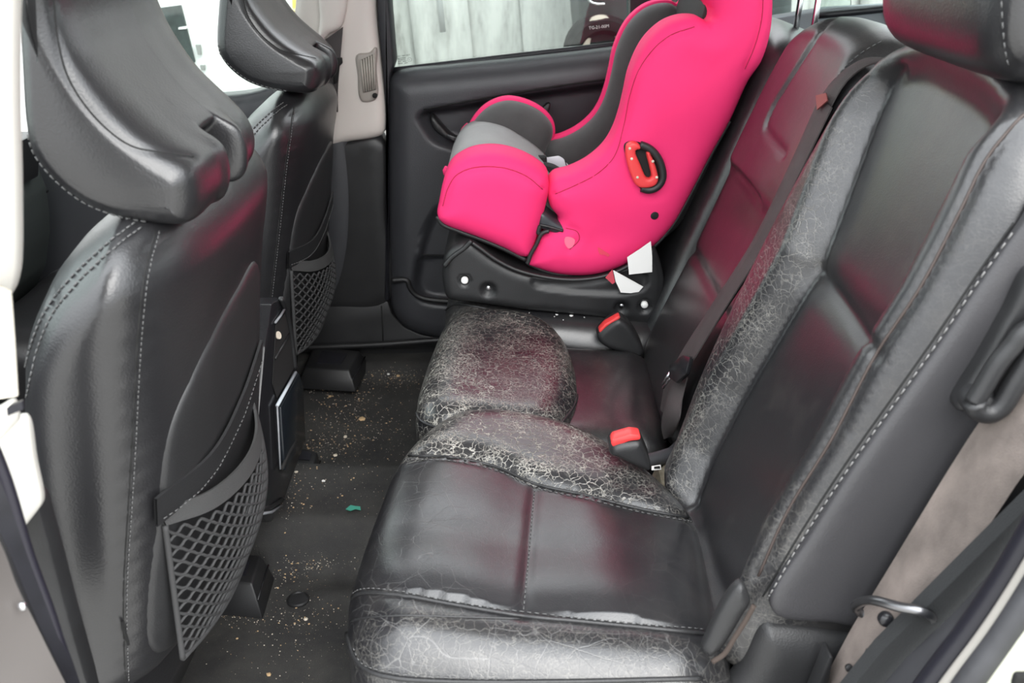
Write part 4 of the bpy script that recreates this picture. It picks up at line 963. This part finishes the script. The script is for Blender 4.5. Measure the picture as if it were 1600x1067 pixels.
# red belt guide in its black-rimmed slot
Yh = YN-.036
slot = crv(xz([(976, 228), (984, 222), (1000, 223), (1016, 232), (1029, 248), (1035, 266), (1035, 280), (1027, 293), (1012, 298), (1000, 294), (988, 275), (980, 252)], Yh), 80, True)
prism('guide_slot', [Vector((x, Yh-.001, z)) for x, z in slot], (0, .012, 0), M_black, cs)
tube('slot_rim', crv(yp([(1000, 226), (1014, 232), (1026, 244), (1034, 262), (1035, 280), (1027, 292), (1014, 297), (1002, 294)], Yh-.004), 50), .0062, M_vinyl, cs, k=8)
gp = crv(xz([(977, 236), (979, 226), (988, 221), (997, 224), (1001, 230), (999, 233), (994, 234), (993, 238), (1000, 256), (1009, 276), (1013, 278), (1017, 276), (1014, 258), (1010, 238), (1013, 236), (1018, 244), (1026, 265), (1028, 282), (1022, 290), (1002, 293), (993, 288), (985, 272), (979, 252)], Yh-.006), 150, True)
puff('belt_guide', gp, ymap(Yh-.006), .006, .004, skirt=.006, g=.003, mat=M_orange_red, parent=cs, raw=True)
for u, v in ((984, 232), (987, 248), (996, 277), (1020, 252), (1026, 277)):
    lathe('guide_rivet', W(u, v, Y=Yh-.012), (0, -1, 0), [(.0022, -.001), (.0022, .0008), (.001, .0014)], M_pale, cs, k=8)
lathe('push_button', W(1022, 336, Y=YN-.032), (0, -1, 0), [(.0075, -.004), (.0075, .002), (.006, .004), (.002, .0045)], M_plastic_gloss, cs, k=18)
# torn marks on the pink cloth
for k, px in enumerate((((934, 386), (944, 392), (953, 398), (950, 401), (943, 397), (938, 398)), ((884, 370), (898, 374), (894, 386), (888, 388), (882, 378)))):
    q = [ (p) for p in drape(B, px, 14, .0006, closed=True)]
    if len(q) > 5: prism('cloth_patch', q, (0, -.0006, 0), simple('torn_cloth', (.70, .05, .10) if k == 0 else (.85, .16, .27), .8), cs)
# base
base_px = [(692, 413), (696, 396), (712, 380), (736, 375), (752, 386), (771, 400), (792, 412), (814, 421), (858, 431), (901, 434), (945, 428), (980, 413), (1005, 392), (1020, 384), (1030, 402), (1038, 439), (1035, 470), (1028, 495), (1018, 506), (975, 501), (931, 494), (814, 482), (740, 471), (700, 465), (692, 440)]
BO_ = crv(xz(base_px, 1.452), 230, True)
rcs = crv(xz([(830, 437), (834, 447), (872, 455), (931, 460), (985, 459), (1007, 451), (1013, 438), (1008, 425), (985, 424), (950, 434), (901, 441), (850, 439)], 1.44), 90, True)
dim = [W(u, v, Y=1.44) for u, v in ((726, 438), (763, 453), (971, 482), (1007, 479))]; dr = (.010, .014, .014, .012)
def base_add(P, d):
    h = -.006*sstep(dsd(P, rcs), -.002, .004)
    for c, r in zip(dim, dr):
        q = np.hypot(P[:, 0]-c.x, P[:, 1]-c.z); h -= .010*(1-sstep(q, r*.6, r))
    return h
ba_ = puff('base', BO_, ymap(1.455), .016, .018, skirt=.32, g=.005, n=2.2, mat=M_plastic, parent=cs, raw=True, add=base_add)
rim = crv(yp([(736, 378), (752, 389), (771, 403), (792, 415), (814, 424), (858, 434), (901, 437), (945, 431), (980, 416), (1006, 395)], 1.44), 60)
tube('base_rim', rim, .0034, M_plastic, cs, k=8)
tube('base_latch', crv(yp([(737, 376), (725, 388), (706, 402), (694, 416)], 1.437), 20), .004, M_plastic, cs, k=8)
for (u, v), big in zip(((726, 438), (763, 449), (971, 477), (1007, 476)), (1, 0, 0, 1)):
    c = W(u, v, Y=1.442); lathe('screw', c, (0, -1, 0), [(.006, -.004), (.006, .002), (.0045, .004), (.0015, .0045)] if big else [(.0035, -.004), (.0035, .003), (.001, .004)], M_paper if big else M_chrome, cs, k=14)
prism('paper_label', yp([(980, 402), (1000, 389), (1017, 377), (1019, 400), (1019, 425), (983, 429)], 1.432), (0, .0012, 0), M_paper, cs, smooth=False)
prism('torn_label', yp([(958, 422), (1005, 448), (998, 456), (985, 458), (970, 457), (962, 440)], 1.430), (0, .0012, 0), M_paper, cs, smooth=False)
prism('torn_label_red_corner', yp([(946, 434), (957, 421), (961, 441), (957, 444)], 1.4298), (0, .0014, 0), simple('red_print', (.55, .06, .09), .6), cs, smooth=False)
# ------------------------------------------------------------------ near pillars, seals, belts
bp1 = [W(u, v, Y=.57) for u, v in ((-150, -420), (44, -420), (37, -60), (34, 20), (33, 150), (36, 300), (36, 390), (33, 425), (22, 455), (2, 468), (-110, 470))]
pil = struct(puff('trim_7', crv(np.array([[q.x, q.z] for q in bp1]), 120, True), lambda P, h: np.stack([P[:, 0], .52-h, P[:, 1]], 1), .012, .012, skirt=.05, g=.008, mat=M_cream, raw=True))
fb5 = thing('front_seat_belt', 'cream front belt webbing and cover against the near door pillar', 'seat belt', W(20, 640, Y=.53))
ribbon('webbing', [W(u, v, Y=.54) for u, v in ((-14, 440), (-16, 520), (-18, 625))], [W(u, v, Y=.54) for u, v in ((17, 455), (22, 520), (28, 618))], simple('cream_webbing', (.62, .58, .50), .7, bump=.5, bscale=800), fb5, th=.002)
puff('guide', np.array([[q.x, q.z] for q in [W(u, v, Y=.555) for u, v in ((-40, 632), (10, 622), (34, 610), (41, 622), (42, 642), (34, 650), (0, 664), (-40, 672))]]), lambda P, h: np.stack([P[:, 0], .525-h, P[:, 1]], 1), .008, .007, skirt=.02, g=.005, mat=M_cream, parent=fb5, nout=70)
prism('guide_slot', [W(u, v, Y=.516) for u, v in ((10, 638), (16, 633), (34, 627), (36, 640), (12, 650))], (0, .003, 0), M_rubber, fb5)
puff('cover', np.array([[q.x, q.z] for q in [W(u, v, Y=.555) for u, v in ((-40, 672), (0, 664), (38, 648), (45, 655), (56, 720), (67, 775), (66, 786), (50, 808), (38, 822), (10, 860), (-40, 800))]]), lambda P, h: np.stack([P[:, 0], .528-h, P[:, 1]], 1), .012, .012, skirt=.03, g=.007, mat=M_cream, parent=fb5, nout=90)
# lower pillar, seal, painted edge
struct(prism('trim_8', [W(u, v, Y=.555) for u, v in ((-60, 640), (60, 792), (76, 850), (105, 960), (135, 1067), (150, 1130), (-60, 1130))], (0, .02, 0), M_plastic, r=.003))
s1 = struct(ribbon('trim_9', [W(u, v, Y=.515) for u, v in ((-30, 660), (10, 755), (45, 870), (80, 965), (112, 1067), (130, 1130))], [W(u, v, Y=.50) for u, v in ((-90, 660), (-30, 780), (12, 880), (50, 975), (92, 1067), (115, 1130))], M_rubber, th=.012))
tube('seal_lip', crv([W(u, v, Y=.512) for u, v in ((-32, 650), (8, 750), (43, 866), (78, 962), (110, 1067), (128, 1130))], 50), .0045, simple('violet_black_rubber', (.012, .011, .018), .4), s1, k=8)
struct(ribbon('trim_10', [W(u, v, Y=.495) for u, v in ((-60, 760), (-5, 860), (20, 920), (55, 985), (95, 1067), (115, 1110))], [W(u, v, Y=.46) for u, v in ((-160, 760), (-80, 860), (-60, 950), (-20, 1060), (40, 1150), (60, 1190))], simple('brown_grey_door_edge', (.10, .09, .085), .5), th=.01))
lathe('seal_rivet', W(34, 947, Y=.486), (0, -1, .2), [(.003, -.001), (.003, .001), (.001, .002)], M_chrome, s1, k=10)

# rear wheel-arch edge on the right: trim bands, seals and paint
def strip(name, pts, Y, r, mat, flat=1.0, parent=None):
    return tube(name, crv([W(u, v, Y=Y) for u, v in pts], 50), r, mat, parent, k=12, flat=flat)
rb = struct(ribbon('trim_11', [W(u, v, Y=.565) for u, v in ((1345, 1130), (1416, 1040), (1502, 958), (1580, 868), (1640, 780), (1700, 650))], [W(u, v, Y=.525) for u, v in ((1370, 1150), (1440, 1062), (1510, 975), (1570, 888), (1625, 800), (1690, 680))], M_rubber_grey, th=.008))
strip('seal_bulb', ((1395, 1150), (1462, 1058), (1520, 982), (1572, 905), (1625, 815), (1690, 700)), .515, .0105, simple('violet_rubber', (.010, .0095, .015), .4), parent=rb)
strip('seal_lip', ((1422, 1150), (1484, 1064), (1540, 990), (1590, 915), (1640, 830), (1700, 720)), .50, .0052, simple('pale_lip', (.35, .33, .30), .4), parent=rb)
strip('outer_seal', ((1452, 1160), (1516, 1066), (1566, 1000), (1612, 930), (1665, 840), (1720, 740)), .485, .010, M_rubber_grey, parent=rb)
struct(ribbon('wall_near', [W(u, v, Y=.478) for u, v in ((1480, 1170), (1540, 1080), (1590, 1008), (1640, 940), (1690, 850), (1740, 750))], [W(u, v, Y=.40) for u, v in ((1640, 1190), (1700, 1120), (1760, 1060), (1800, 980), (1850, 900), (1900, 800))], M_paint, th=.01))
prt = W(1596, 1062, Y=.44); rbox('paint_notch', prt, (.012, .006, .012), M_black, bpy.data.objects['wall_near'], r=.003)
struct(prism('trim_12', [(.10, .575, -.05), (.80, .575, -.05), (.80, .575, .60), (.42, .575, .60), (.30, .575, .40), (.22, .575, .22)], (0, .015, 0), simple('wheel_arch_carpet', (.02, .021, .022), .95, bump=.8, bscale=700), r=.0))

nbelt = thing('rear_seat_belt', 'wide dusty brown belt running down outside the near backrest', 'seat belt', W(1450, 850, Y=.61))
LA = [(1860, 250), (1700, 470), (1640, 545), (1590, 590), (1545, 640), (1490, 722), (1430, 820), (1362, 932), (1335, 975), (1300, 1040), (1262, 1110)]
RA = [(1920, 340), (1760, 560), (1690, 640), (1640, 700), (1601, 740), (1560, 800), (1510, 872), (1450, 945), (1420, 985), (1375, 1060), (1345, 1120)]
ribbon('webbing', [W(u, v, Y=.640) for u, v in LA], [W(u, v, Y=.600) for u, v in RA], M_web, nbelt, n=70, wob=.004)
L1 = [(u*.94+ru*.06, v*.94+rv*.06) for (u, v), (ru, rv) in zip(LA, RA)]
ring = crv([W(u, v, Y=y) for u, v, y in ((1338, 952, .640), (1342, 942, .625), (1365, 938, .60), (1405, 948, .58), (1440, 955, .57), (1455, 964, .575), (1445, 973, .59), (1405, 972, .61), (1360, 965, .635))], 50, True)
tube('metal_loop', ring, .0042, simple('dark_steel', (.25, .25, .26), .3, metal=1.0), nbelt, k=8, closed=True)
lathe('belt_stud', W(1384, 967, Y=.600), (-.1, -1, .3), [(.0065, -.002), (.0065, .002), (.005, .0045), (.002, .0055)], M_plastic_gloss, nbelt, k=16)
lathe('rivet', W(1327, 1044, Y=.615), (-.1, -1, .3), [(.0035, -.002), (.0035, .001), (.002, .002)], M_plastic, nbelt, k=12)
prism('anchor_cover', [W(u, v, Y=.625) for u, v in ((1262, 1110), (1282, 1062), (1296, 1026), (1303, 1028), (1296, 1066), (1282, 1120))], (0, .02, 0), M_plastic, nbelt, r=.003)
prism('anchor_cover', [W(u, v, Y=.585) for u, v in ((1330, 1110), (1352, 1066), (1366, 1036), (1372, 1040), (1360, 1080), (1345, 1120))], (0, .02, 0), M_plastic, nbelt, r=.003)

# middle belt between the backrests
mbelt = thing('rear_seat_belt', 'dark folded belt with metal tongue hanging between middle and near backrests', 'seat belt', (.30, 1.05, .5))
def mp_(pts): return [Wp(u, v, BO+BN*(.055+o), BN) for u, v, o in pts]
ribbon('webbing', mp_([(1398, 92, -.01), (1350, 92, .0), (1310, 118, .006), (1284, 150, .010), (1240, 245, .012), (1180, 370, .012), (1110, 480, .012), (1062, 556, .012), (1040, 600, .01), (1032, 640, .0)]),
       mp_([(1400, 102, -.01), (1360, 101, .0), (1324, 126, .006), (1302, 160, .010), (1262, 250, .012), (1204, 374, .012), (1134, 484, .012), (1084, 560, .012), (1066, 606, .01), (1050, 650, .0)]), M_web_dark, mbelt, n=60, wob=.003)
ribbon('webbing_fold', mp_([(1290, 160, .014), (1246, 250, .017), (1186, 372, .018), (1116, 482, .02), (1072, 552, .02)]), mp_([(1300, 168, .014), (1256, 258, .017), (1197, 380, .018), (1128, 490, .02), (1084, 562, .02)]), M_web_dark, mbelt, n=50)
tg_ = mp_([(1276, 150, .018), (1292, 146, .018), (1294, 158, .018), (1278, 172, .018)]); prism('belt_tag', tg_, (-.002, -.002, .001), simple('red_tag', (.25, .06, .055), .7), mbelt)
prism('tongue_body', mp_([(1052, 572, .024), (1072, 556, .024), (1084, 560, .024), (1078, 585, .024), (1062, 600, .024), (1050, 592, .024)]), (-.006, -.004, .004), M_plastic_gloss, mbelt, r=.002)
for a_, b_ in (((1035, 600), (1047, 582)), ((1036, 606), (1052, 584))):
    tube('tongue_blade', mp_([(a_[0], a_[1], .028), ((a_[0]+b_[0])/2, (a_[1]+b_[1])/2, .028), (b_[0], b_[1], .028)]), .002, M_chrome, mbelt, k=6)
tube('tongue_bar', mp_([(1064, 584, .026), (1074, 572, .026), (1079, 557, .026)]), .0028, M_plastic, mbelt, k=6)
ribbon('lower_webbing', mp_([(1046, 592, .012), (1040, 630, .012), (1034, 665, .006), (1040, 690, .0)]), mp_([(1074, 590, .012), (1066, 622, .016), (1062, 652, .02), (1050, 682, .0)]), M_web_dark, mbelt, n=30, wob=.006)
# dirty foam, round bar and label in the gap behind the middle cushion
gap = thing('seat_hinge_gap', 'dirty foam and grey bar in the gap behind the middle cushion', 'seat hinge', (.26, 1.0, .24))
rbox('foam', (.255, 1.02, .222), (.13, .12, .10), M_foam, gap, r=.02)
tube('bar', crv([W(u, v, Z=.278) for u, v in ((1005, 722), (1030, 716), (1052, 708), (1064, 696))], 20), .010, M_rubber_grey, gap, k=12)
prism('label', [W(u, v, Z=.288) for u, v in ((1018, 729), (1032, 727), (1033, 734), (1018, 735))], (0, 0, .001), M_paper, gap, smooth=False)
prism('label_print', [W(u, v, Z=.2895) for u, v in ((1022, 729.5), (1031, 728.5), (1031.5, 732), (1022, 732.5))], (0, 0, .0006), M_black, gap, smooth=False)

# buckles
def buckle(label, body, btn, Yb, th):
    t = thing('belt_buckle', label, 'seat belt buckle', W(*body[2], Y=Yb), 'rear belt buckles')
    pts = crv(np.array([[W(u, v, Y=Yb).x, W(u, v, Y=Yb).z] for u, v in body]), 90, True)
    puff('body', pts, lambda P, h: np.stack([P[:, 0], Yb-h, P[:, 1]], 1), .010, .010, skirt=th, back=.008, rb=.01, g=.004, mat=M_plastic, parent=t, raw=True)
    bq = [W(u, v, Y=Yb-.006) for u, v in btn]
    prism('release_button', bq, (0, th*.8, 0), M_red, t, r=.003)
    return t
buckle('black buckle with red button in the far corner of the middle seat', [(933, 522), (945, 508), (966, 496), (980, 503), (996, 525), (1005, 548), (1000, 556), (975, 550), (950, 542), (936, 532)], [(935, 517), (945, 506), (968, 493), (970, 498), (950, 510), (938, 522)], 1.375, .022)
buckle('black buckle with red button between near and middle cushions', [(952, 700), (957, 692), (980, 686), (1000, 686), (1008, 700), (1016, 722), (1014, 732), (990, 724), (966, 712), (954, 708)], [(954, 692), (958, 686), (985, 678), (1001, 680), (1002, 688), (985, 690), (957, 700)], .955, .024)

# ------------------------------------------------------------------ console between the front seats
con = thing('centre_console', 'black console end with open tray and flap between the front seats', 'console', W(425, 815, X=-.345))
XC = -.345
def cx(pts, dx=0.0): return [W(u, v, X=XC+dx) for u, v in pts]
prism('body', cx([(398, 806), (425, 816), (443, 787), (458, 744), (474, 702), (472, 640), (466, 580), (457, 530), (449, 492), (438, 464), (425, 475), (415, 540), (405, 650), (398, 740)]), (-.28, 0, 0), M_plastic_gloss, con, r=.004)
prism('tray', cx([(430, 508), (446, 488), (455, 530), (460, 572), (432, 622), (425, 600)], .0008), (.001, 0, 0), M_black, con)
tube('trim_edge', crv(cx([(439, 466), (449, 494), (456, 530), (461, 576)], .003), 30), .004, M_plastic, con, k=8)
prism('flap', cx([(462, 583), (468, 600), (472, 690), (454, 712), (440, 735), (433, 636)], .001), (.006, 0, 0), simple('blue_black_gloss', (.012, .015, .019), .2), con, r=.002)
tube('flap_edge', cx([(462, 582), (448, 607), (433, 634)], .008), .0026, simple('bright_edge', (.5, .55, .6), .25), con, k=8)
tube('flap_edge', cx([(433, 634), (436, 690), (438, 733)], .008), .0014, simple('dull_edge', (.25, .26, .28), .3), con, k=6)
tube('flap_notch', cx([(440, 733), (452, 706), (462, 690)], .007), .003, M_black, con, k=6)
tube('tray_edge', cx([(452, 522), (442, 540), (430, 560)], .003), .002, M_plastic, con, k=6)
tube('tray_edge', cx([(445, 482), (438, 494), (430, 504)], .003), .002, bpy.data.materials['dull_edge'], con, k=6)
lathe('tray_coin', cx([(434, 524)], .003)[0], (1, -.3, .4), [(.006, 0), (.006, .002)], M_pale, con, k=12)
tube('base_seam', cx([(402, 796), (424, 792), (442, 780)], .001), .003, M_plastic, con, k=6)
tube('base_seam', cx([(400, 804), (424, 800), (440, 790)], .001), .0022, bpy.data.materials['dull_edge'], con, k=6)

# seat rail covers
def rail(label, px_top, z0, top, flare, zh):
    """moulded cap: px_top = four image corners on the ridge, at height zh"""
    t = thing('seat_rail_cover', label, 'seat rail cover', W(*px_top[2], Z=z0), 'seat rail covers')
    T = [W(u, v, Z=zh) for u, v in px_top]; c = sum(T, Vector())/4
    Bm = [c+(p-c)*flare for p in T]
    for p in Bm: p.z = z0
    M_ = [b_.lerp(p, .55) for b_, p in zip(Bm, T)]
    M_ = [c+(m-c)*1.03 for m in M_]
    for m_, p in zip(M_, T): m_.z = z0+(zh-z0)*.55
    V = [*Bm, *M_, *T]; Fs = []
    for k in range(2):
        for q in range(4): Fs.append([k*4+q, k*4+(q+1) % 4, k*4+4+(q+1) % 4, k*4+4+q])
    Fs += [[8, 9, 10, 11], [3, 2, 1, 0]]
    bm = bmesh.new(); vs = [bm.verts.new(v) for v in V]
    for f in Fs: bm.faces.new([vs[i] for i in f])
    bmesh.ops.recalc_face_normals(bm, faces=bm.faces); bmesh.ops.bevel(bm, geom=bm.edges[:], offset=.004, segments=2, profile=.5, affect='EDGES', clamp_overlap=True)
    bm.verts.index_update(); VV = np.array([list(v.co) for v in bm.verts]); FF = [[v.index for v in f.verts] for f in bm.faces]; bm.free()
    o = mesh('cap', VV, FF, M_plastic, t, sharp=40)
    d = c+Vector((0, 0, .0015)); d.z = zh+.0015
    Rm = [c+(p-c)*.55 for p in T]
    prism('cap_recess', Rm, (0, 0, .0018), M_rubber, t)
    tube('cap_line', [M_[k]*1.0+Vector((0, 0, .002)) for k in (1, 2)], .0014, M_plastic_gloss, t, k=6)
    return t
rail('moulded black rail cover under the near front seat, by the floor plug', [(330, 905), (394, 912), (408, 868), (350, 860)], .0, 0, 1.45, .055)
rail('moulded black rail cover below the far front seat net, by the door sill', [(476, 574), (545, 578), (562, 548), (490, 541)], .01, 0, 1.32, .055)
rail('small black rail cover at the foot of the console', [(455, 722), (490, 726), (496, 706), (465, 698)], .0, 0, 1.3, .05)

# ------------------------------------------------------------------ crumbs
def pebble(c, r, sq=.55):
    bm = bmesh.new(); bmesh.ops.create_icosphere(bm, subdivisions=1, radius=r)
    for v in bm.verts: v.co = Vector((v.co.x*random.uniform(.7, 1.3), v.co.y*random.uniform(.7, 1.2), v.co.z*sq*random.uniform(.7, 1.2)))
    bm.transform(Matrix.Translation(c)); V = [list(v.co) for v in bm.verts]; Fs = [[v.index for v in f.verts] for f in bm.faces]; bm.free(); return V, Fs
def on_floor(u, v):
    d = ray(u, v).normalized(); h = B_floor.ray_cast(CO, d); return h[0]
def crumb_field(name, label, n, regions, rr, mat):
    V = []; Fs = []
    for _ in range(n):
        u0, v0, su, sv = random.choice(regions); p = on_floor(random.gauss(u0, su), random.gauss(v0, sv))
        if p is None: continue
        r = rr[0]+(rr[1]-rr[0])*random.random()**3
        v_, f_ = pebble(p+Vector((0, 0, r*.3)), r); k = len(V); V += v_; Fs += [[i+k for i in f] for f in f_]
    o = mesh(name, V, Fs, mat, smooth=False); tag(o, label, 'crumbs', kind='stuff'); return o
farR = [(545, 605, 45, 12), (520, 650, 40, 25), (570, 640, 45, 30), (500, 700, 30, 14), (560, 690, 50, 20), (620, 590, 20, 8)]
nearR = [(460, 770, 15, 25), (450, 900, 25, 14), (420, 960, 60, 18), (480, 960, 30, 14), (440, 1010, 60, 25), (500, 880, 25, 8), (540, 760, 40, 20), (360, 960, 30, 5)]
crumb_field('floor_crumbs', 'scatter of fine pale crumbs and sand all over the dark carpet', 1300, farR*2+nearR, (.0004, .0012), M_pale)
crumb_field('floor_crumbs', 'scatter of fine brown crumbs all over the dark carpet', 700, farR*3+nearR, (.0005, .0019), M_tan)
big = [(565, 656, .0075, M_tan, 'largest tan crumb on the far floor, beside the middle cushion'), (540, 683, .0045, M_pale, 'pale crumb on the far floor in front of the largest tan one'), (607, 585, .0035, M_paper, 'white bit below the far door sill'),
       (516, 620, .004, M_tan, 'tan crumb just below the far rail cover'), (622, 588, .005, M_tan, 'upright tan bit on the floor under the far cushion'), (505, 752, .0035, M_paper, 'white crumb on top of the floor tunnel'),
       (524, 712, .004, M_pale, 'pale flake on the far floor close to the tunnel edge'), (463, 738, .0035, M_pale, 'pale crumb at the foot of the console'), (478, 968, .0035, M_pale, 'pale crumb beside the floor plug'), (420, 1055, .004, M_tan, 'tan crumb at the bottom edge of the near floor')]
for u, v, r, m, lab in big:
    p = on_floor(u, v); V, Fs = pebble(p+Vector((0, 0, r*.35)), r, .5); tag(mesh('crumb', V, Fs, m, smooth=False, loc=p), lab, 'crumb', 'larger crumbs on the carpet')
p = on_floor(553, 797)
g_ = [p+Vector((x, y, .004)) for x, y in ((-.012, -.004), (-.004, -.008), (.003, -.003), (.012, -.006), (.010, .003), (.002, .004), (-.006, .007))]
tag(prism('paper_scrap', g_, (0, 0, .0012), M_green, smooth=False), 'torn green scrap lying on the side of the floor tunnel', 'scrap')
# white specks on the far cushion
B_far = bvh_of(mc, fc)
for k, (u, v, r) in enumerate(((893, 494, .0035), (870, 492, .0025), (866, 495, .0014), (913, 496, .0014), (827, 489, .0014), (880, 500, .0012))):
    q = drape(B_far, [(u, v)], 1, .0, smooth=False)
    if q:
        V, Fs = pebble(q[0]+Vector((0, 0, r*.3)), r, .4)
        tag(mesh('white_fleck', V, Fs, M_paper, smooth=False, loc=q[0]), ['largest white fleck below the child seat base', 'white fleck left of the largest one below the child seat base', 'tiny white fleck just left of the second largest one', 'white fleck furthest towards the backrest', 'white fleck nearest the seat front', 'white fleck lying below the two largest ones'][k], 'fleck', 'white flecks below the child seat')
